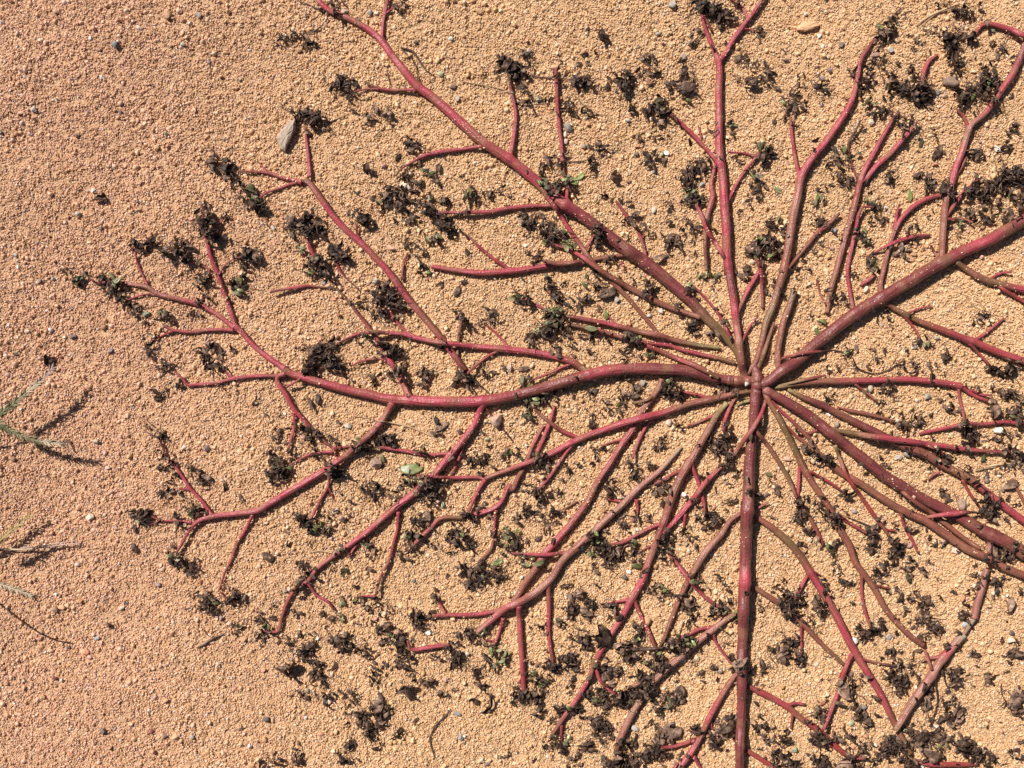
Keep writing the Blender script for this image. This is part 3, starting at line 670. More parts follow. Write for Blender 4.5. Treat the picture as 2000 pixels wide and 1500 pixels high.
rows = []
for ln in STEMS.strip().splitlines():
    f = ln.split('|')
    if len(f) < 6 or not f[5]: continue
    rows.append((f[0], f[1], f[2], f[3], [float(w) for w in f[4].split()], [tuple(float(c) for c in p.split(',')) for p in f[5].split()]))
keyset = {r[0] for r in rows}
allpts = {}
def nearest_on(key, x, y):
    s = stem_info.get(key)
    if not s: return None
    d = (s['line'][:, 0]-x)**2+(s['line'][:, 1]-y)**2
    i = int(d.argmin())
    return i, math.sqrt(d[i])

gcache = {}
def gnd(x, y):
    k = (int(x/6), int(y/6))
    if k not in gcache: gcache[k] = ground(k[0]*6+3, k[1]*6+3)
    return gcache[k]

def smooth1(a, w):
    k = np.exp(-np.linspace(-2, 2, 2*w+1)**2); k /= k.sum()
    return np.convolve(np.pad(a, w, mode='edge'), k, 'valid')

calc = []
for (key, own, par, hue, wid, pts) in rows:
    line, t = catmull(pts)
    rad = interp(wid, t)*.5
    n = len(line)
    g = np.array([gnd(x, y) for x, y in line])
    base = smooth1(g, 6)+rad*1.0+3.8
    need = np.zeros(n)
    arc = np.concatenate([[0], np.cumsum(np.linalg.norm(np.diff(line, axis=0), axis=1))])
    if calc:
        A = np.concatenate([c['samp'] for c in calc if True])
        ids = np.concatenate([np.full(len(c['samp']), i) for i, c in enumerate(calc)])
        fam = {i for i, c in enumerate(calc) if par and (c['key'] == par or c['par'] == par)}
        parid = {i for i, c in enumerate(calc) if par and c['key'] == par}
        isf = np.isin(ids, list(fam)) if fam else np.zeros(len(ids), bool)
        for i in range(n):
            x, y = line[i]
            if math.hypot(x-CROWN[0], y-CROWN[1]) < 55: continue
            if arc[i] < 8: continue
            d = np.hypot(A[:, 0]-x, A[:, 1]-y)
            hit = d < (A[:, 3]+rad[i])*.95
            if arc[i] < 26: hit &= ~isf
            if hit.any():
                lv = (A[hit, 2]+np.sqrt(np.maximum(0, ((A[hit, 3]+rad[i])*.97)**2-d[hit]**2))).max()
                need[i] = max(0, lv-base[i])
    need = np.minimum(need, 40)
    w = 7
    dil = need.copy()
    for s in range(1, 5):
        dil[s:] = np.maximum(dil[s:], need[:-s]); dil[:-s] = np.maximum(dil[:-s], need[s:])
    z = base+smooth1(dil, w)
    # thin tips rise a little off the sand
    rr = random.Random(hash(key) % 1000 if False else sum(map(ord, key))*7)
    if rad[-1] < 4 and len(pts) > 2:
        z += rr.uniform(0, 9)*np.clip((t-.35)/.65, 0, 1)**1.6
    if par:
        # start inside whichever family member is nearest
        best = None
        for c in calc:
            if c['own'] != own: continue
            d = np.hypot(c['samp'][:, 0]-line[0, 0], c['samp'][:, 1]-line[0, 1]); i = int(d.argmin())
            if best is None or d[i] < best[0]: best = (d[i], c['samp'][i, 2], c['samp'][i, 3])
        if best and best[0] < 16:
            bl = np.clip(1-arc/24.0, 0, 1); bl = bl*bl*(3-2*bl)
            z = z*(1-bl)+best[1]*bl
            rad = rad*(1+.35*np.clip(1-arc/9.0, 0, 1))
    # little waviness of real stems
    nrm = np.stack([-np.gradient(line[:, 1]), np.gradient(line[:, 0])], 1); nrm /= np.linalg.norm(nrm, axis=1)[:, None]+1e-9
    wv = np.array([nz(a, rr.random()*0+len(pts)*9.7+rad[0]*3, 38) for a in arc])*np.minimum(1, arc/20.0)
    line = line+nrm*wv[:, None]*.9
    C3 = np.concatenate([line, z[:, None]], 1)
    # compensate: the traced width and place are as seen, P() already places raised points on the same sight line
    calc.append(dict(key=key, own=own, par=par, hue=hue, C3=C3, rad=rad, t=t, samp=np.concatenate([C3, rad[:, None]], 1), arc=arc))

# swell the parent where a side stem leaves it
byown = {}
for c in calc: byown.setdefault(c['own'], []).append(c)
for c in calc:
    if not c['par']: continue
    x, y = c['C3'][0, :2]
    best = None
    for d in byown[c['own']]:
        if d is c: continue
        q = np.hypot(d['C3'][:, 0]-x, d['C3'][:, 1]-y); i = int(q.argmin())
        if best is None or q[i] < best[0]: best = (q[i], d, i)
    if best and best[0] < 14:
        d, i = best[1], best[2]
        d['rad'] = d['rad']*(1+.10*np.exp(-((d['arc']-d['arc'][i])/7.0)**2))


NAMES_MAIN = 'branch'
for ci, c in enumerate(calc):
    key, own, par = c['key'], c['own'], c['par']
    hs = interp([HUE[h] for h in c['hue']], c['t'])
    # slow hue drift plus darker joints
    dr = np.array([1+.16*nz(a, ci*31.7, 30) for a in c['arc']])
    hs = hs*dr[:, None]
    wr = sum(ch in 'w' for ch in c['hue'])/len(c['hue'])
    ridge = .014+.075*wr+(.045 if c['rad'].mean() < 5 else .01)
    # thin ends have dried brown
    if c['rad'][-1] < 3.6 and c['hue'][-1] not in 'yg':
        f = np.clip((c['t']-.72)/.28, 0, 1)[:, None]**1.5*random.Random(ci).uniform(.25, .85)
        hs = hs*(1-f)+np.array([.10, .045, .03])*f
    # patchy brown and olive skin
    bt = np.clip(np.array([nz(a, ci*17.3+4, 46) for a in c['arc']])*2.2-.5, 0, .45)[:, None]
    hs = hs*(1-bt)+np.array([.25, .115, .062])*bt
    if own not in owners:
        e = link(bpy.data.objects.new('broken_stem', None)); p0 = c['C3'][0]
        e.location = P(p0[0], p0[1], gnd(p0[0], p0[1])); owners[own] = e
        tag(e, LOOSE[own], 'broken stem')
    th = owners[own]
    if own == 'P':
        nm = 'side_branch' if par in keyset and par != 'V0' else 'branch'
    else:
        nm = 'side_stem' if par in keyset else 'stem'
    o = tube(nm, c['C3'], c['rad'], hs, M_STEM, None, ridges=ridge, sides=14 if c['rad'].max() > 8 else 10, seed=ci+1,
             flat_end=(own != 'P' and c['rad'][0] > 4, c['rad'][-1] > 4.6))
    c['obj'] = o; c['nm'] = nm
objof = {c['key']: c for c in calc}
def root_of(k):
    while objof[k]['par'] in objof and objof[k]['par'] != 'V0': k = objof[k]['par']
    return k
for c in calc:
    th = owners[c['own']]
    if c['nm'] in ('side_branch', 'side_stem'): c['root'] = objof[root_of(c['key'])]
    else: c['root'] = c
    set_parent(c['obj'], th if c['root'] is c else c['root']['obj'])

# the crown: knobbly stumps of the main stems meeting
def lump_tube(name, pts, wid, hue, parent, seed):
    line, t = catmull(pts, 2.0)
    rad = interp(wid, t)*.5*np.array([1+.16*nz(i*2, seed*7.7, 9) for i in range(len(line))])
    z = np.array([gnd(x, y) for x, y in line])+rad*.9+3
    o = tube(name, np.concatenate([line, z[:, None]], 1), rad, interp([HUE[h] for h in hue], t), M_STEM, None, .03, 14, seed)
    set_parent(o, parent)
    return o
cr = lump_tube('root_crown', [(1473, 713), (1476, 724), (1479, 738), (1478, 752), (1476, 768), (1475, 785)], [10, 17, 21, 22, 21, 20], 'mmmm', plant, 901)
s_ = lump_tube('knuckle', [(1466, 747), (1478, 748), (1492, 748), (1506, 741), (1514, 736)], [14, 20, 19, 20, 18], 'mmp', plant, 902)
s_ = lump_tube('knuckle', [(1478, 745), (1462, 744), (1440, 744), (1412, 741)], [18, 21, 20, 19], 'mbm', plant, 903)
s_ = lump_tube('knuckle', [(1486, 752), (1496, 762), (1508, 770)], [15, 17, 16], 'mwm', plant, 904)

ALL = np.concatenate([np.concatenate([c['C3'], c['rad'][:, None]], 1) for c in calc])
ALLI = np.concatenate([np.full(len(c['C3']), i) for i, c in enumerate(calc)])
def top_at(x, y, r=2.0):
    """height of whatever is on top at x, y (sand or stem)"""
    d = np.hypot(ALL[:, 0]-x, ALL[:, 1]-y)
    hit = d < ALL[:, 3]+r
    g = gnd(x, y)
    if hit.any():
        return max(g, float((ALL[hit, 2]+np.sqrt(np.maximum(0, ALL[hit, 3]**2-np.minimum(d[hit], ALL[hit, 3])**2))).max()))
    return g
def near_stem(x, y):
    d = np.hypot(ALL[:, 0]-x, ALL[:, 1]-y)-ALL[:, 3]
    i = int(d.argmin())
    return d[i], calc[ALLI[i]]

# sand grains stuck to the stems
def stuck_grains():
    rr = random.Random(5); bm = bmesh.new(); bmesh.ops.create_icosphere(bm, subdivisions=1, radius=1.0)
    bv = np.array([v.co[:] for v in bm.verts]); bf = [tuple(v.index for v in f.verts) for f in bm.faces]; bm.free()
    V, F = [], []; off = 0
    dust = [rr.randrange(len(ALL)) for _ in range(60)]
    for _ in range(1300):
        i = rr.randrange(len(ALL))
        if rr.random() < .6: i = min(len(ALL)-2, max(0, rr.choice(dust)+int(rr.gauss(0, 7))))   # grains gather in patches
        x, y, z, r = ALL[i]
        if not (-20 < x < 2020 and -20 < y < 1520) or rr.random() > .35+r/12: continue
        a = ALL[min(i+1, len(ALL)-1)][:2]-ALL[i][:2]; n = np.array([-a[1], a[0]])/(np.hypot(*a)+1e-6)
        u = rr.uniform(-1, 1); q = rr.uniform(.6, 1.4) if rr.random() < .95 else rr.uniform(1.6, 2.6)
        p = np.array(P(x+n[0]*u*r, y+n[1]*u*r, z+math.sqrt(1-u*u)*r+q*.2))
        s = q*U*np.array([rr.uniform(.8, 1.2), rr.uniform(.8, 1.2), .8])
        V.append(bv*s+p); F += [tuple(b+off for b in f) for f in bf]; off += len(bv)
    o = mesh_obj('stuck_sand', np.concatenate(V), F, SM_STUCK, None); set_parent(o, plant); o['kind'] = 'stuff'
import bmesh
SM_STUCK = make_leaf_mat('stuck_sand', [(.3, (.40, .24, .14)), (.7, (.66, .46, .30))], .6, .4, 500, .3)
stuck_grains()

# ------------------------------------------------------------------ leaf shapes (unit length along +x)
def leaf_shape(kind, seed):
    r = random.Random(seed*17+5)
    if kind == 'curl':        # shrivelled, rolled and bent
        nu, nv = 3, 8; W = r.uniform(.2, .46); roll = r.uniform(2.2, 4.6); kz = r.uniform(-1, 3.2); kx = r.uniform(-2.6, 2.6); tw = r.uniform(-2.2, 2.2); nse = .055; th = .03
    elif kind == 'flat':      # dead but spread out, edges curling
        nu, nv = 4, 7; W = r.uniform(.42, .6); roll = r.uniform(.6, 1.9); kz = r.uniform(.2, 1.6); kx = r.uniform(-.7, .7); tw = r.uniform(-.7, .7); nse = .05; th = .03
    elif kind == 'lump':      # crumpled clump
        nu, nv = 4, 7; W = r.uniform(.7, .95); roll = r.uniform(3.5, 5.6); kz = r.uniform(1, 4); kx = r.uniform(-1, 1); tw = r.uniform(-1, 1); nse = .10; th = .04
    elif kind == 'green':     # fleshy spoon-shaped leaf
        nu, nv = 4, 8; W = r.uniform(.42, .56); roll = r.uniform(.5, 1.8); kz = r.uniform(.2, 1.2); kx = r.uniform(-.6, .6); tw = r.uniform(-.6, .6); nse = .02; th = .04
    cx = np.zeros(3); ang_x, ang_z = 0.0, r.uniform(.1, .6)*(1 if kind != 'green' else .6)
    rows_top = []; ph = r.random()*99
    for j in range(nv+1):
        v = j/nv
        w = W*(math.sin(math.pi*min(1, v**.75*.97+.02))**.8)*(.55+.75*v) if kind != 'curl' else W*(.35+.75*math.sin(math.pi*(v*.9+.06)))
        if v == 1: w *= .35
        w = max(w, .035)
        d = np.array([math.cos(ang_z)*math.cos(ang_x), math.cos(ang_z)*math.sin(ang_x), math.sin(ang_z)])
        side = np.array([-math.sin(ang_x), math.cos(ang_x), 0]); nrm = np.cross(d, side)
        ta = tw*v; s2 = side*math.cos(ta)+nrm*math.sin(ta); n2 = -side*math.sin(ta)+nrm*math.cos(ta)
        rl = roll*(.5+.5*v) if kind == 'green' else roll*(.75+.35*math.sin(v*5+ph))
        for i in range(nu+1):
            u = i/nu-.5
            a = u*rl
            Rr = w/max(rl, .05)
            p = cx+s2*math.sin(a)*Rr+n2*(1-math.cos(a))*Rr*1.0
            p = p+np.array([nz(p[0]*40+ph, p[1]*40, 9, 1), nz(p[0]*40+ph, p[1]*40, 9, 2), nz(p[0]*40+ph, p[1]*40+u*9, 8, 3)])*nse*2
            nn = n2*math.cos(a)-s2*math.sin(a)
            t = th*(1-(2*u)**4*.6)*(1 if kind != 'green' else math.sin(math.pi*min(.97, v*.9+.08))+.15)
            rows_top.append((p+nn*t*.5, p-nn*t*.5))
        cx = cx+d/nv
        ang_x += kx/nv; ang_z -= kz/nv*(1.0)
        if kind == 'curl': ang_x += r.uniform(-.25, .25)
    top = np.array([a for a, b in rows_top]); bot = np.array([b for a, b in rows_top])
    m = len(top); V = np.concatenate([top, bot])
    W1 = nu+1; F = []
    for j in range(nv):
        for i in range(nu):
            a = j*W1+i
            F.append((a, a+1, a+W1+1, a+W1)); F.append((a+m, a+W1+m, a+W1+1+m, a+1+m))
    bd = [i for i in range(W1)]+[j*W1+nu for j in range(1, nv+1)]+[nv*W1+i for i in range(nu-1, -1, -1)]+[j*W1 for j in range(nv-1, 0, -1)]
    for q in range(len(bd)):
        a, b = bd[q], bd[(q+1) % len(bd)]; F.append((a, a+m, b+m, b))
    V[:, 2] -= V[:, 2].min()
    return V, F

def twig_shape(seed, r0=.024):
    r = random.Random(seed); n = 12; p = np.zeros(3); a = 0; e = r.uniform(.1, .5); V = []; F = []; S = 5
    ka = r.uniform(-2, 2)
    for j in range(n+1):
        rr = r0*(1-.55*j/n)*(1+.25*r.uniform(-1, 1))
        d = np.array([math.cos(a)*math.cos(e), math.sin(a)*math.cos(e), math.sin(e)]); s = np.array([-math.sin(a), math.cos(a), 0]); u = np.cross(d, s)
        for k in range(S):
            t = 2*math.pi*k/S; V.append(p+(s*math.cos(t)+u*math.sin(t))*rr)
        p = p+d/n; a += ka/n+r.uniform(-.35, .35); e += (-.9/n)+r.uniform(-.2, .2); e = max(-.6, min(.7, e))
    for j in range(n):
        for k in range(S): F.append((j*S+k, j*S+(k+1) % S, (j+1)*S+(k+1) % S, (j+1)*S+k))
    F.append(tuple(range(S))[::-1]); F.append(tuple(n*S+k for k in range(S)))
    V = np.array(V); V[:, 2] -= V[:, 2].min(); return V, F

def cup_shape(seed):     # open seed capsule: a small cup with a rim
    S = 10; prof = [(0, 0), (.32, .03), (.48, .2), (.5, .45), (.42, .46), (.36, .22), (0, .12)]
    V = []; F = []
    for (q, z) in prof:
        for k in range(S):
            t = 2*math.pi*k/S; w = 1+.08*math.sin(3*t+seed)
            V.append((q*math.cos(t)*w+.001*k, q*math.sin(t)*w, z))
    n = len(prof)
    for j in range(n-1):
        for k in range(S): F.append((j*S+k, j*S+(k+1) % S, (j+1)*S+(k+1) % S, (j+1)*S+k))
    return np.array(V), F

SH = {k: [leaf_shape(k, i) for i in range(n)] for k, n in (('curl', 22), ('flat', 10), ('lump', 10), ('green', 8))}
SH['twig'] = [twig_shape(i) for i in range(8)]
SH['cup'] = [cup_shape(i) for i in range(3)]
MESHES = {}
def leaf_mesh(kind, i, tone):
    k = (kind, i, tone)
    if k not in MESHES:
        V, F = SH[kind][i]
        me = bpy.data.meshes.new({'twig': 'dark_twig', 'cup': 'seed_cup', 'green': 'leaf'}.get(kind, 'dead_leaf'))
        me.from_pydata([tuple(v) for v in V], [], F); me.shade_smooth()
        me.materials.append(M_TWIG if kind == 'twig' else M_CUP if kind == 'cup' else LEAFM[tone])
        MESHES[k] = me
    return MESHES[k]

class Item:
    __slots__ = ('kind', 'i', 'tone', 'M', 'size', 'x', 'y')
def item(kind, tone, x, y, z, size, yaw, pitch=0.0, roll=0.0, flat=1.0, rr=R):
    """size in pixels; x, y of its base in the photograph, z height"""
    it = Item(); it.kind = kind; it.i = rr.randrange(len(SH[kind])); it.tone = tone; it.size = size; it.x = x; it.y = y
    it.M = Matrix.Translation(P(x, y, z)) @ Matrix.Rotation(-yaw, 4, 'Z') @ Matrix.Rotation(-pitch, 4, 'Y') @ Matrix.Rotation(roll, 4, 'X') @ \
        Matrix.Diagonal((size*U, size*U, size*U*flat, 1))
    return it
def place(it, name, parent=None):
    o = bpy.data.objects.new(name, leaf_mesh(it.kind, it.i, it.tone)); COL.objects.link(o)
    if parent is not None:
        set_parent(o, parent)
    o.matrix_basis = it.M
    return o
def join_items(items, name, parent):
    mats = {}; Vs, Fs, Ms = [], [], []; off = 0
    for it in items:
        V, F = SH[it.kind][it.i]; M = np.array(it.M)
        Vs.append(V@M[:3, :3].T+M[:3, 3]); Fs += [tuple(a+off for a in f) for f in F]; off += len(V)
        mm = M_TWIG if it.kind == 'twig' else M_CUP if it.kind == 'cup' else LEAFM[it.tone]
        k = mats.setdefault(mm.name, (len(mats), mm))[0]; Ms += [k]*len(F)
    me = bpy.data.meshes.new(name); me.from_pydata(np.concatenate(Vs).tolist(), [], Fs); me.shade_smooth()
    for _, (k, mm) in sorted(mats.items(), key=lambda q: q[1][0]): me.materials.append(mm)
    me.polygons.foreach_set('material_index', Ms)
    o = link(bpy.data.objects.new(name, me)); (set_parent(o, parent) if parent is not None else None); o["kind"] = "stuff"
    return o

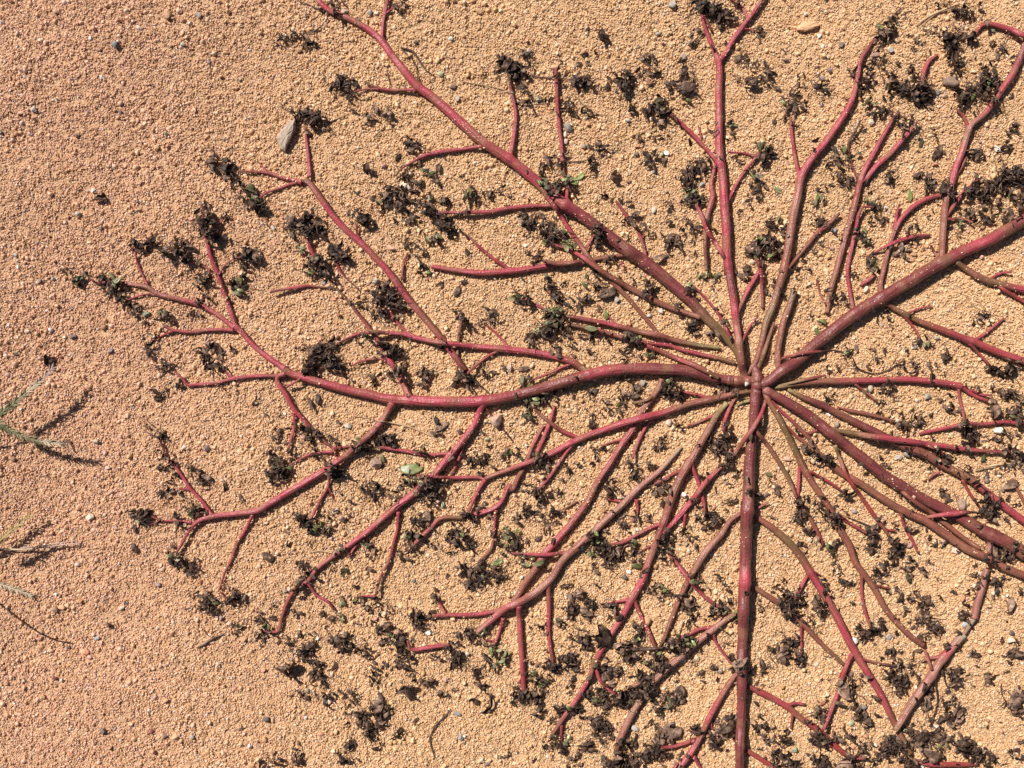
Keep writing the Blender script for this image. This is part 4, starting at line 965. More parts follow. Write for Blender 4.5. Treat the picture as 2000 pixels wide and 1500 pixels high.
# clusters: x y radius kind.  d dense black, n withered, b browner, g with green leaves, t stringy
CL = '''
545,80,12,n 580,82,16,n 610,88,10,n 645,20,13,n 660,8,12,t 782,12,14,t 655,160,15,n 676,166,16,d 684,196,12,n 683,218,8,n 728,230,14,b 762,227,13,b
590,222,17,d 610,232,20,d 606,255,12,n 428,320,16,b 446,332,18,d 464,352,12,d 400,436,18,d 412,458,16,d 426,462,14,d 385,432,10,n 440,417,8,d 400,405,12,n
345,488,20,d 358,502,15,d 482,496,18,d 496,506,12,n 475,528,12,n 465,562,16,g 452,548,9,n 262,474,10,d 288,476,14,d 268,490,8,n 150,546,12,g 130,530,9,n 170,538,9,n
215,547,16,g 226,566,13,d 240,590,12,d 262,606,14,n 275,615,8,n 320,618,15,g 302,655,10,n 288,682,14,t 395,588,13,d 398,548,14,d 388,556,9,n 380,610,12,b
400,678,15,b 425,682,15,b 452,690,9,b 414,712,16,n 403,700,9,n 333,713,15,n 352,750,9,d 312,770,12,t 326,764,8,t 498,384,18,g 510,402,14,d 485,392,12,d
572,440,16,b 590,432,20,d 612,436,17,d 600,455,13,d 635,458,11,n 655,484,14,d 662,502,17,d 680,505,10,d 622,508,16,d 586,486,10,g 610,522,14,g 628,526,15,d 605,534,9,g
697,410,13,b 716,432,15,d 700,425,9,n 738,582,14,d 762,578,20,d 778,595,16,d 752,560,12,d 742,606,12,d 722,606,11,n 712,588,9,n 770,622,10,n
615,690,16,d 640,700,22,d 655,712,16,d 668,722,11,b 632,735,9,n 600,682,9,n 690,742,9,n 604,718,16,d 618,708,11,d 650,672,13,d 700,668,8,t 712,655,10,g
765,682,20,d 785,690,12,b 740,695,10,n 780,722,16,d 830,730,16,b 820,748,12,b 736,738,12,b 735,752,9,n 866,676,10,n 805,662,9,n
900,736,16,d 916,742,13,d 938,735,13,n 955,730,9,n 990,716,9,t 1028,745,12,g 905,622,12,d 938,630,8,d 962,618,12,d 950,608,8,n 885,610,7,g 902,648,8,n
800,478,12,d 815,500,11,n 846,466,14,g 824,462,9,n 874,446,16,d 892,452,9,n 838,408,14,d 850,418,14,d 818,412,11,n 800,425,11,n 793,418,9,n 866,428,9,d 832,394,8,g 908,416,9,n 822,522,10,d 832,528,8,g 905,560,8,n
768,378,18,b 780,392,16,b 765,405,14,b 795,350,12,d 816,362,14,b 745,372,11,t 740,400,9,g 792,278,10,n 800,280,14,n 814,288,12,b 835,335,9,g 858,345,12,b 843,392,12,n 868,395,12,d
920,380,14,g 942,385,12,b 972,372,10,n 988,382,9,n 900,350,7,n 985,124,16,d 1000,132,18,d 1015,140,14,n 978,118,9,n 1022,108,12,n 1012,158,14,n 1030,180,9,n 1042,108,10,b 947,145,9,t 965,148,8,n
1087,132,10,n 1092,152,8,d 1125,155,14,d 1145,155,12,d 1158,170,13,n 1140,128,11,b 1148,102,10,n 1190,165,10,n 1218,162,18,d 1205,148,10,n 1235,165,9,n 1268,120,12,n 1252,136,10,t 1280,145,10,t
1335,142,14,n 1350,150,12,n 1320,168,14,n 1345,168,12,n 1342,190,11,g 1350,80,12,b 1362,70,9,b 1345,28,10,n 1365,5,18,d 1380,15,18,g 1397,14,14,d 1410,30,14,d 1424,38,12,d 1405,48,10,d 1440,12,10,d
1482,60,9,d 1492,75,10,n 1445,115,11,n 1462,112,12,t 1474,130,12,t 1497,140,12,d 1500,158,10,d 1470,160,14,d 1485,155,9,n 1442,155,10,n
1260,195,8,t 1270,215,14,n 1296,208,15,g 1290,228,14,d 1306,192,9,n 1232,206,10,n 1105,205,12,d 1140,218,12,n 1120,215,9,t 1062,192,9,b 1025,205,12,n 1010,198,9,n
1057,333,12,n 1082,315,14,n 1068,322,9,n 1155,315,12,d 1105,300,10,n 1085,372,14,d 1095,362,14,d 1060,358,14,g 1108,350,14,g 1128,370,8,n
1178,282,14,b 1160,290,9,n 1250,270,9,n 1270,318,14,n 1276,270,8,n 1302,272,8,n 1362,330,14,d 1345,342,15,d 1330,352,12,n 1385,322,12,n 1342,378,14,g 1358,385,14,g 1345,395,12,d 1375,392,9,n 1388,250,9,b 1430,245,9,g 1425,268,10,n
1490,290,14,g 1498,305,16,d 1488,320,12,d 1475,345,12,g 1480,362,12,n 1468,352,9,n 1340,438,11,n 1352,452,13,n 1382,435,8,d
1472,390,11,n 1490,385,9,n 1450,415,8,t 1495,470,16,d 1510,478,16,d 1480,482,16,g 1466,490,12,d 1500,492,14,g 1455,535,12,n 1445,548,10,n 1435,520,8,n 1505,440,12,d 1530,450,10,d 1520,432,9,g 1528,500,10,n
1242,425,14,b 1218,432,9,d 1215,395,9,n 1202,388,8,n 1310,470,14,n 1330,455,10,n 1295,468,10,n 1345,480,10,n 1265,455,8,t 1350,505,9,n 1180,390,10,n 1300,395,10,n 1305,400,8,n
1030,430,14,d 1018,422,10,d 1055,432,14,b 1072,450,16,d 1098,456,14,g 1088,468,14,d 1110,478,12,g 1068,472,9,g 1045,492,9,n 1165,440,12,d 1172,462,13,d 1165,478,10,d 1187,506,9,d 1052,512,9,d 1045,505,8,n
1146,548,9,g 1160,540,10,n 1142,585,14,b 1130,592,12,t 1176,570,12,b 1170,560,9,n 1220,545,8,n 1263,565,14,d 1272,572,9,d 1235,558,7,b
1075,620,18,g 1088,610,14,g 1070,640,18,d 1095,630,14,d 1055,648,14,g 1040,660,14,d 1110,645,10,d 1100,655,9,n 1010,582,12,g 1022,590,14,d 1005,590,9,n 1070,560,12,d 1085,568,14,n 1062,548,9,g 1100,552,9,n
1150,658,12,n 1180,662,9,n 1230,660,14,d 1242,668,12,g 1218,690,12,n 1250,690,10,n 1225,705,9,n 1268,690,10,g 1282,690,8,n 1112,590,9,b 1145,690,10,n 1085,690,12,b 1120,672,9,n
1345,556,10,g 1350,566,12,d 1370,545,9,g 1385,540,10,g 1398,542,8,g 1350,635,14,d 1360,645,10,n 1395,655,12,b 1320,590,10,t 1415,620,9,n 1320,600,8,d 1400,600,9,n
1552,190,10,d 1526,192,8,g 1540,200,12,b 1572,205,10,b 1592,168,12,t 1605,180,9,n 1530,172,10,b 1547,240,8,n 1535,235,7,n
1745,35,10,d 1755,28,10,t 1738,52,14,d 1728,65,15,d 1720,78,12,d 1716,48,8,g 1732,82,9,n 1665,140,11,b 1690,145,12,n 1685,165,12,d 1700,158,10,b 1700,118,10,n 1722,120,12,t 1715,125,9,d 1682,180,9,d
1740,160,14,d 1752,168,13,d 1765,172,14,d 1722,150,10,b 1785,145,10,d 1776,130,9,d 1795,180,16,d 1808,172,14,d 1790,195,12,d 1812,188,11,d 1802,205,10,n 1785,185,8,b
1848,72,15,d 1862,82,15,d 1852,95,14,d 1872,65,12,n 1835,60,9,n 1862,112,14,d 1870,128,12,d 1868,145,10,n 1788,70,9,b 1792,95,12,b 1800,85,8,n 1815,60,8,n 1900,72,14,d 1890,88,9,n
1875,22,14,d 1888,30,11,d 1905,12,9,n 1925,32,9,n 1850,8,9,t 1820,15,8,t 1955,95,12,b 1968,108,9,n 1945,90,9,n
1885,175,15,d 1875,190,12,d 1893,190,13,g 1905,178,12,d 1918,160,13,d 1930,150,14,g 1942,162,13,d 1935,178,14,d 1922,190,10,n 1920,130,12,n 1930,128,9,n 1880,205,10,d 1900,212,9,t 1945,195,9,n 1940,205,10,d
1690,200,10,g 1705,205,8,g 1712,220,12,d 1725,228,10,n 1740,215,9,n 1700,235,8,n 1763,245,12,d 1775,238,10,n 1755,238,9,n 1678,258,9,n 1650,296,11,g 1632,305,12,d 1645,318,10,n 1625,322,9,n 1655,345,12,n 1640,352,12,d 1662,360,11,n 1630,335,9,n 1672,300,8,g
1660,395,8,t 1765,270,9,n 1790,255,12,t 1820,262,10,n 1585,298,8,n 1965,258,11,n 1985,262,12,n 1975,275,9,n 1900,300,12,d 1912,308,9,n 1850,298,8,n 1945,300,12,n 1740,342,11,d 1728,352,9,n
1805,352,14,b 1812,366,12,d 1795,345,9,n 1845,372,14,d 1858,380,11,d 1852,368,10,t 1895,368,14,d 1908,362,13,d 1922,375,13,d 1935,362,14,d 1950,352,15,d 1965,345,15,d 1980,338,16,d 1992,350,14,d 1962,368,12,d 1940,385,12,n 1925,395,10,d
1940,405,12,n 1952,415,9,n 1975,385,9,g 1985,375,11,b 1990,395,10,b 1898,420,12,d 1915,430,12,n 1890,412,9,n 1875,440,9,g 1872,458,8,n 1810,415,8,t
1595,390,10,g 1608,400,8,n 1598,430,12,d 1588,440,9,n 1595,470,9,b 1615,440,9,n 1700,395,12,g 1715,405,12,d 1708,432,11,n 1680,450,12,n 1690,470,10,g 1782,445,9,d 1790,460,9,n 1775,460,8,n 1760,490,12,b 1745,488,8,b
1710,508,9,n 1705,520,12,g 1695,512,9,n 1665,545,9,n 1640,590,12,b 1630,578,9,d 1622,570,9,t 1570,520,9,b 1558,530,9,n 1585,500,8,n 1525,575,8,d 1515,545,8,n 1500,560,9,n 1595,630,9,g 1585,620,7,n 1598,548,8,n
1735,620,9,n 1727,605,8,d 1740,635,8,t 1660,688,9,g 1650,695,8,d 1655,678,7,n 1715,690,9,n 1725,688,8,n 1770,695,11,n 1785,705,9,b 1760,712,9,n 1740,735,9,t 1840,690,9,b 1850,700,8,b 1812,715,9,b 1832,710,8,n 1798,665,10,n 1810,672,8,g
1915,608,11,b 1925,618,10,n 1905,615,8,n 1935,720,12,d 1950,728,12,d 1970,722,14,d 1985,715,10,d 1620,772,10,d 1612,778,8,n 1690,770,7,g 1722,790,9,n 1718,805,8,n 1719,760,9,d 1738,762,9,d 1660,715,9,t 1645,722,9,n 1620,722,8,n
1892,752,9,b 1835,785,10,b 1850,795,12,b 1862,800,9,n 1755,810,9,b 1757,825,9,b 1790,812,10,b 1808,815,7,n 1775,830,12,t 1765,840,9,n 1785,828,9,n 1935,792,12,b 1942,808,9,b 1950,770,12,t 1965,768,11,d 1980,772,13,d 1992,790,12,d
1978,805,14,g 1988,815,12,d 1965,812,9,n 1885,838,14,d 1895,850,14,d 1888,865,12,d 1905,858,9,n 1880,878,9,n 1950,845,12,n 1962,855,10,n 1975,845,9,n 1945,862,9,t 1965,888,9,d 1978,880,14,d 1990,890,12,d 1985,905,11,d 1970,905,8,d
1830,880,10,d 1842,895,12,d 1855,885,10,n 1848,905,9,n 1835,902,8,n 1920,890,9,g 1900,925,12,t 1880,918,9,t 1950,920,9,b 1960,905,9,n 1722,888,8,t 1728,905,8,t 1725,920,8,n 1768,870,7,t 1805,890,9,t 1812,915,7,t
1925,975,12,d 1935,985,14,d 1925,1000,14,d 1940,1005,12,d 1950,975,9,n 1960,965,10,b 1975,955,9,b 1965,1015,9,n 1840,960,9,n 1870,965,8,n 1978,985,9,n 1765,970,8,n 1775,1000,8,n
1578,868,9,b 1582,882,12,d 1570,870,7,n 1610,893,13,d 1618,905,10,d 1605,905,8,n 1650,960,9,d 1660,970,9,d 1558,985,12,d 1562,1000,13,d 1552,1008,10,d 1565,1012,9,b 1592,985,11,n 1600,1000,10,n 1585,975,9,t
1520,955,8,b 1512,965,10,b 1505,945,8,n 1620,1008,13,d 1632,1018,11,d 1625,1028,9,d 1632,1000,8,n 1698,1040,11,d 1705,1055,14,d 1700,1068,11,d 1570,1035,9,d 1580,1050,14,b 1575,1065,9,b 1620,1075,11,g 1625,1062,10,d 1632,1090,9,n 1640,1060,8,n 1650,1010,8,t
1745,1062,14,d 1755,1075,12,n 1745,1092,11,d 1738,1078,9,n 1768,1068,11,n 1780,1085,9,n 1800,1092,10,n 1765,1036,9,t 1785,1033,9,t 1818,1058,9,n 1840,1060,9,n 1810,1045,8,n
1925,1072,9,t 1940,1078,11,t 1925,1090,12,t 1965,1085,14,b 1975,1070,11,b 1960,1100,9,b 1985,1065,9,n 1945,1095,9,n 1995,1075,9,n
1305,748,12,g 1300,765,14,d 1315,770,14,d 1328,772,10,d 1415,762,12,d 1432,760,11,d 1400,757,9,n 1230,748,13,b 1240,762,13,b 1225,770,12,b 1245,775,9,n 1213,765,9,n 1212,785,10,g 1215,795,9,b 1224,740,8,n 1150,770,9,d
1028,785,11,g 1045,782,11,g 1060,778,12,n 1030,805,12,g 1042,815,9,d 1055,795,9,n 1185,792,9,n 1180,805,8,n 1115,770,7,n 1105,765,6,n 1162,820,9,b 1160,830,7,n 1212,815,9,n 1327,835,9,d 1322,825,6,n
1290,862,10,n 1300,855,8,n 1282,870,9,n 1155,878,9,n 1170,885,11,n 1180,878,9,n 1045,885,9,g 1058,892,11,d 1055,910,11,d 1060,925,9,n 1085,905,9,n 1115,915,10,n 1125,905,8,n 1030,945,9,n 1050,958,12,d 1058,972,11,d 1072,965,9,n 1088,962,9,n 1045,968,8,n
1010,885,8,d 1017,892,8,n 1235,905,10,n 1240,920,12,d 1245,930,9,d 1232,912,9,n 1268,908,12,n 1280,910,8,n 1190,952,11,d 1195,943,8,n 1182,965,9,t 1217,955,8,n 1230,945,7,n 1295,952,14,b 1300,968,12,b 1290,940,9,n 1350,975,9,d
1415,855,14,d 1405,868,14,d 1398,880,12,d 1420,868,10,b 1390,872,9,b 1418,897,13,d 1428,908,9,d 1410,905,9,n 1375,935,9,d 1378,922,7,n 1430,930,9,n 1425,940,7,g 1378,1010,11,d 1390,1018,11,d 1400,1012,11,d 1408,1018,9,d 1372,1028,9,n
1336,1040,9,d 1345,1030,8,n 1358,1055,9,n 1350,1065,8,n 1482,970,9,d 1430,980,8,n 1425,975,8,d 1480,985,6,n 1412,990,8,b 1228,1020,9,b 1215,1015,12,b 1225,1035,9,n 1212,1028,9,d 1250,1010,9,b 1240,1000,8,n 1260,1020,9,b
1155,1040,11,g 1168,1050,12,d 1160,1062,11,g 1172,1070,12,d 1182,1062,11,d 1155,1078,9,g 1195,1075,15,b 1192,1090,11,b 1210,1072,9,d 1222,1080,9,n 1235,1072,11,d 1245,1060,9,g 1260,1072,9,n 1255,1088,9,n 1215,1090,9,n 1180,1098,11,n 1175,1112,11,b 1195,1105,9,b 1238,1100,8,b
1288,1058,13,d 1292,1068,9,d 1300,1040,9,n 1305,1080,10,g 1312,1095,9,d 1295,1095,9,d 1290,1085,9,n 1060,1010,12,b 1070,1020,9,b 1085,1005,11,n 1092,1018,9,n 1080,995,9,n 1064,1040,10,n 1028,995,12,d 1010,1008,9,n 1018,1012,8,n
1000,1045,12,g 990,1035,9,g 1005,1060,12,g 992,1068,9,g 1010,1078,10,d 1020,1055,9,d 1040,1092,9,g 1030,1100,8,g 1012,1092,9,n 975,1048,9,n 985,1082,9,n 970,1060,9,g
910,1005,12,d 922,1012,9,d 905,1022,10,n 928,1000,8,n 938,985,9,b 885,1040,14,d 900,1042,12,g 910,1052,13,d 895,1058,10,d 878,1050,9,d 918,1065,9,n 925,1062,8,n 815,1020,12,d 828,1015,12,b 838,1008,9,n 840,1022,9,n
792,1052,12,g 805,1045,13,d 798,1065,9,d 815,1052,9,n 785,1075,11,b 795,1082,10,n 785,1088,9,n 845,1065,8,t 835,1060,7,n 850,1078,8,n 830,1040,8,n 905,1108,12,d 918,1112,14,b 930,1125,15,d 940,1115,14,g 922,1138,12,d 910,1140,9,d 945,1135,9,d 965,1112,12,d 978,1118,11,d 970,1125,9,d 950,1100,8,n
835,950,12,d 845,962,13,d 838,975,11,d 855,955,11,n 862,950,9,n 850,985,9,n 860,975,9,b 820,965,9,n 770,972,9,n 778,965,8,n 775,982,8,n 715,950,9,n 722,962,13,d 735,952,12,d 710,960,9,n 725,972,8,n
745,858,14,d 758,855,14,d 740,868,11,d 768,868,9,d 718,872,12,d 708,876,11,d 700,862,8,g 695,878,9,b 825,882,9,d 832,886,9,n 800,930,10,d 806,938,11,g 795,940,9,d 822,940,9,g 835,945,11,d 830,935,9,n 868,925,8,n 870,932,7,n
640,905,11,n 650,912,12,d 662,918,11,d 645,925,9,d 655,930,10,d 605,840,11,d 595,832,9,n 612,852,12,d 615,868,12,n 608,878,11,b 625,845,9,n 640,848,9,t 648,855,9,t 655,860,9,n 588,828,9,n 590,838,8,n 565,832,8,n
545,855,10,b 552,862,9,b 562,895,8,n 532,888,9,d 540,898,12,n 548,905,12,g 540,918,14,d 552,920,13,d 562,918,11,g 530,935,11,d 545,932,11,d 560,935,9,d 578,885,8,n 570,880,8,b
882,902,0,n 920,900,11,d 912,892,9,n 925,905,8,n 952,885,12,n 955,895,9,d 915,830,0,n 850,840,10,b 860,845,8,n 990,880,10,g 985,892,9,n 940,938,9,b 938,925,9,d
580,1008,10,n 590,1015,13,d 600,1022,13,d 612,1018,9,n 618,1030,11,g 610,1035,10,d 638,1038,11,d 625,1028,8,g 642,1008,9,n 645,1000,8,n 672,1010,9,b 680,1022,8,n 715,1062,9,g 728,1068,12,n 735,1078,9,n 720,1080,9,n 665,1072,8,g 660,1085,8,n
320,888,11,n 328,900,11,n 318,912,9,d 330,915,8,d 308,835,12,t 315,845,9,d 290,828,8,n 318,860,8,n 375,915,9,n 385,925,12,n 395,940,12,d 405,935,8,n 370,905,8,n 345,938,9,n 340,925,8,n 358,972,8,n 375,985,11,d 380,1000,12,d 368,998,9,g 380,1010,8,d
318,965,10,b 330,962,9,b 308,958,9,n 338,948,0,n 262,1002,11,d 272,1008,14,g 285,1005,12,d 280,1018,11,d 295,1002,9,n 300,1015,8,n 348,1018,11,d 342,1010,8,d 358,1025,8,d 335,1078,9,n 342,1088,12,g 330,1085,9,n 352,1090,9,n 360,1098,12,d 372,1110,12,d 368,1122,8,d 338,1098,9,g
395,1155,9,t 405,1165,12,d 415,1175,12,g 400,1178,11,d 418,1185,12,d 412,1192,9,d 395,1185,9,n 460,1168,12,d 470,1172,11,n 455,1178,8,n 457,1222,10,n 465,1212,8,n 475,1220,9,n 462,1232,7,n
595,1105,11,t 598,1118,14,t 585,1135,12,b 592,1145,11,b 600,1128,9,n 615,1110,9,n 505,1212,10,d 520,1222,9,g 508,1240,10,d 515,1232,8,n 645,1105,8,g 670,1118,9,g 675,1110,9,n 660,1165,0,n 668,1185,0,n 690,1168,9,g 665,1175,8,g 668,1205,9,g 655,1192,7,n 632,1200,9,t 640,1215,9,t
548,1245,9,t 562,1255,10,t 578,1262,12,t 590,1270,13,d 602,1265,13,b 610,1275,12,b 598,1285,13,d 612,1258,9,d 620,1295,13,d 625,1310,12,n 615,1318,11,n 608,1308,9,n 632,1325,11,d 625,1335,9,n 625,1355,9,d 645,1358,12,n 575,1355,11,t 590,1352,8,n 585,1260,8,n 575,1240,8,n 565,1282,0,n
655,1248,11,n 668,1255,15,d 675,1245,11,d 665,1270,10,d 685,1250,9,n 672,1235,9,n 700,1268,9,n 712,1270,11,d 724,1270,9,n 718,1260,7,n 580,1200,9,n 575,1190,8,n 536,1178,8,n 608,1190,0,n
715,1180,10,n 728,1180,12,b 742,1182,9,n 755,1188,9,n 758,1178,8,n 720,1170,8,b 738,1225,12,n 745,1215,11,n 730,1310,10,t 738,1322,12,t 732,1332,9,d 725,1318,8,n 755,1242,9,n 765,1248,12,d 778,1252,13,d 790,1258,12,d 770,1262,9,n 780,1272,9,n 762,1235,8,g 788,1275,12,d 798,1285,12,d 775,1295,10,d 785,1298,11,d 798,1305,9,d 755,1300,9,n 800,1312,8,n
812,1200,12,d 820,1210,12,d 815,1222,11,d 828,1205,9,n 832,1225,9,n 840,1195,9,n 848,1165,9,d 845,1155,8,n 842,1222,9,n 902,1228,11,t 915,1235,12,d 922,1245,11,d 925,1228,9,t 895,1245,9,n 880,1268,12,d 892,1275,12,d 888,1288,13,d 900,1282,11,d 880,1258,9,n 895,1300,9,n 905,1285,8,n 870,1278,8,n 848,1280,9,n 855,1285,8,n
958,1262,9,n 965,1272,12,g 975,1290,12,g 985,1280,11,g 970,1302,9,g 948,1288,11,n 950,1260,8,t 930,1302,12,n 935,1312,9,n 945,1240,8,g 820,1328,12,b 838,1325,0,n 868,1360,10,d 690,1358,10,d 680,1355,8,n
730,1370,0,b 740,1378,15,b 748,1390,13,b 735,1400,15,b 728,1415,15,b 718,1425,12,d 742,1410,10,n 725,1432,12,d 735,1425,9,n 705,1410,9,b 695,1390,12,b 688,1378,9,b 700,1420,9,b 715,1400,9,n 750,1418,8,n 738,1450,10,n 730,1440,7,n 780,1432,9,d 775,1435,8,n
672,1478,11,d 682,1482,9,d 665,1470,7,d 685,1462,10,d 678,1457,8,d 585,1475,11,d 575,1490,9,d 582,1465,8,n 570,1485,8,n 545,1485,9,d 525,1485,12,b 520,1475,8,n
1010,1345,9,d 1020,1352,12,d 1032,1355,13,d 1045,1362,12,d 1052,1375,12,d 1048,1390,10,n 1055,1385,8,n 1008,1358,9,d 1002,1368,9,d 1040,1350,9,n 1065,1298,10,d 1075,1302,13,d 1085,1305,11,d 1088,1295,9,n 1072,1310,9,d 1110,1285,14,d 1118,1298,13,d 1122,1308,9,d 1055,1320,12,b 1045,1325,12,g 1060,1330,11,g 1035,1318,9,n 1070,1335,8,n 1088,1215,9,g 1095,1222,8,n 1062,1225,11,n 1058,1232,8,n 1100,1218,8,n
1110,1158,12,b 1125,1155,11,b 1130,1188,14,b 1140,1200,11,b 1125,1185,9,b 1152,1175,11,d 1148,1172,9,d 1142,1250,14,d 1145,1240,9,b 1148,1262,9,n 1138,1265,9,n 1108,1190,12,n 1112,1200,8,n 1155,1190,9,n 1190,1195,14,b 1200,1190,11,b 1182,1198,9,n 1195,1205,9,n 1115,1245,9,n 1120,1260,9,b 1125,1230,8,n
1238,1222,9,n 1245,1228,12,d 1250,1235,9,d 1255,1248,9,n 1240,1245,9,g 1220,1262,14,d 1230,1268,10,n 1215,1280,12,d 1225,1282,9,d 1240,1280,10,n 1248,1275,9,n 1240,1258,12,t 1260,1262,9,t 1185,1312,13,n 1195,1320,12,b 1205,1308,11,n 1178,1322,11,n 1190,1328,9,n 1210,1318,9,n 1175,1305,9,n 1170,1335,11,n
1315,1262,12,d 1325,1268,14,d 1335,1265,12,d 1345,1258,11,g 1355,1252,9,g 1308,1255,9,d 1318,1248,8,n 1295,1260,9,d 1330,1278,8,n 1275,1285,11,d 1285,1290,13,d 1292,1300,13,d 1280,1305,11,d 1268,1298,9,g 1290,1278,8,g 1250,1318,12,d 1258,1325,14,d 1265,1332,12,d 1250,1335,11,d 1258,1350,14,d 1265,1345,9,d 1248,1352,11,d 1270,1345,8,n
1150,1355,11,d 1162,1358,11,g 1170,1352,11,g 1178,1360,12,d 1180,1370,11,n 1168,1368,9,d 1142,1358,9,n 1188,1345,9,n 1120,1335,11,n 1118,1345,8,n 1205,1358,11,d 1215,1362,13,d 1228,1358,12,d 1235,1352,11,n 1220,1370,10,d 1210,1372,9,n 1190,1380,11,n 1185,1390,11,n 1178,1395,8,n
1098,1385,12,d 1110,1388,9,g 1125,1385,11,d 1130,1398,9,n 1095,1392,8,n 1160,1408,13,d 1172,1412,14,d 1182,1418,11,d 1165,1420,9,d 1155,1402,9,n 1185,1405,8,n 1165,1438,12,b 1192,1428,13,b 1195,1440,10,b 1150,1455,11,d 1148,1465,8,d 1075,1438,9,n 1088,1445,12,d 1092,1458,12,d 1080,1448,9,n 1098,1470,9,d 1065,1455,9,n 1060,1462,8,n 1108,1452,9,g 1105,1432,8,n 1085,1378,8,n
1225,1445,12,n 1222,1458,12,n 1215,1470,11,n 1230,1470,9,n 1238,1448,8,n 1195,1488,14,d 1205,1492,14,d 1215,1490,13,d 1185,1492,9,n 1240,1488,12,d 1248,1480,9,n 1125,1488,11,b 1118,1492,9,n
1280,1378,12,n 1285,1390,9,d 1290,1385,8,n 1312,1368,12,g 1318,1350,12,b 1325,1362,13,b 1330,1370,9,b 1292,1355,9,b 1295,1365,9,b 1275,1415,9,b 1278,1420,8,n 1295,1432,15,b 1305,1440,15,b 1315,1432,12,b 1290,1448,12,b 1280,1455,12,d 1272,1462,12,d 1285,1468,11,d 1265,1472,11,d 1255,1478,12,d 1262,1485,9,n 1325,1485,11,b 1298,1480,9,n 1295,1495,11,b
1358,1425,12,d 1370,1428,9,d 1388,1440,12,d 1395,1448,11,d 1398,1460,9,n 1405,1440,9,n 1415,1412,15,b 1425,1408,12,b 1408,1418,11,b 1495,1415,11,d 1490,1405,9,n 1475,1422,11,b 1485,1422,9,n 1498,1440,12,b 1432,1440,8,n 1435,1298,15,b 1448,1297,9,b 1442,1305,9,n 1395,1303,9,d 1368,1320,9,b 1365,1312,7,b 1490,1310,8,n 1495,1300,8,n 1462,1310,9,n 1485,1187,9,b
1340,1172,15,b 1348,1180,11,b 1328,1175,8,b 1300,1152,10,g 1290,1160,12,b 1280,1155,9,n 1310,1162,8,n 1398,1188,12,d 1408,1192,11,d 1402,1200,8,n 1425,1180,9,b 1432,1178,8,b 1418,1188,9,g 1432,1202,8,g 1345,1210,11,n 1355,1205,9,n 1350,1218,8,n 1402,1125,9,n 1408,1135,8,n 1400,1110,8,t 1355,1135,9,g 1370,1140,8,n 1275,1145,9,n 1265,1142,8,n 1325,1250,9,d 1420,1252,9,n 1365,1130,8,n 1345,1250,10,g
1530,1170,12,d 1542,1180,16,d 1535,1192,13,d 1545,1200,11,d 1555,1175,11,d 1528,1180,9,d 1518,1152,9,n 1530,1148,11,n 1555,1165,9,t 1560,1155,9,t 1592,1180,14,b 1600,1192,12,d 1605,1200,9,n 1582,1210,11,t 1588,1200,8,n 1540,1248,12,n 1550,1252,11,n 1545,1262,9,n 1522,1275,14,b 1528,1268,9,b 1510,1268,11,b 1555,1282,12,d 1562,1288,9,d 1545,1285,9,n 1558,1305,8,n 1568,1270,7,n
1615,1148,9,n 1622,1155,9,n 1612,1160,7,d 1635,1110,8,n 1640,1122,9,n 1650,1135,12,d 1710,1122,12,d 1705,1130,8,n 1770,1110,11,b 1775,1120,9,b 1772,1098,9,n 1735,1148,0,n 1745,1150,8,n 1805,1105,9,n 1812,1118,9,n 1720,1102,11,n 1730,1098,8,n
1682,1230,11,d 1692,1235,13,d 1702,1230,12,d 1715,1222,12,d 1722,1215,8,d 1685,1240,9,d 1677,1222,8,n 1795,1165,9,n 1800,1178,9,n 1810,1172,11,n 1815,1180,8,n 1800,1208,14,b 1812,1205,12,b 1795,1215,9,n 1820,1225,15,d 1830,1228,9,d 1806,1242,12,b 1815,1258,8,n 1760,1178,10,n 1768,1170,8,t 1830,1205,9,t 1745,1258,0,n
1880,1200,12,d 1888,1210,9,d 1882,1172,9,n 1895,1120,9,n 1905,1148,11,n 1895,1155,9,n 1940,1145,12,n 1942,1160,9,n 1945,1130,9,n 1925,1130,11,n 1962,1190,8,n 1965,1175,8,n 1988,1148,9,n 1990,1155,9,n 1895,1280,10,n 1848,1258,11,n 1858,1250,9,n 1980,1270,12,n 1988,1262,9,n 1972,1285,9,n 1992,1255,9,t
1742,1280,11,n 1748,1292,12,b 1745,1305,9,n 1738,1318,13,d 1750,1325,14,d 1760,1332,14,d 1755,1342,11,d 1748,1345,9,d 1765,1345,9,d 1768,1302,11,n 1778,1295,9,n 1775,1315,9,n 1785,1320,8,n 1735,1335,8,n 1730,1315,8,b 1788,1335,12,b 1795,1340,8,b 1765,1290,9,t 1785,1300,8,t
1680,1325,9,b 1720,1290,9,n 1850,1310,12,b 1858,1320,12,d 1868,1315,13,d 1872,1325,12,n 1855,1345,11,b 1862,1355,9,b 1852,1368,8,n 1812,1360,12,b 1808,1378,12,b 1835,1365,9,b 1842,1372,9,n 1850,1375,9,t 1860,1392,15,b 1870,1385,13,b 1875,1382,9,n 1850,1408,12,b 1855,1412,9,n 1822,1410,11,b 1832,1415,9,n 1818,1425,8,n 1828,1395,8,t 1865,1400,8,n
1930,1320,11,n 1925,1315,8,n 1985,1370,16,b 1975,1382,12,b 1990,1380,11,b 1962,1372,9,t 1958,1345,8,t 1610,1325,8,n 1608,1362,9,n 1600,1395,13,d 1605,1388,9,d 1595,1405,9,n 1588,1395,8,n 1655,1322,12,b 1650,1340,12,b 1660,1350,12,t 1672,1362,9,t 1658,1372,10,n 1665,1385,11,n 1680,1395,13,d 1690,1402,12,d 1695,1410,9,d 1672,1400,9,n 1688,1425,8,n
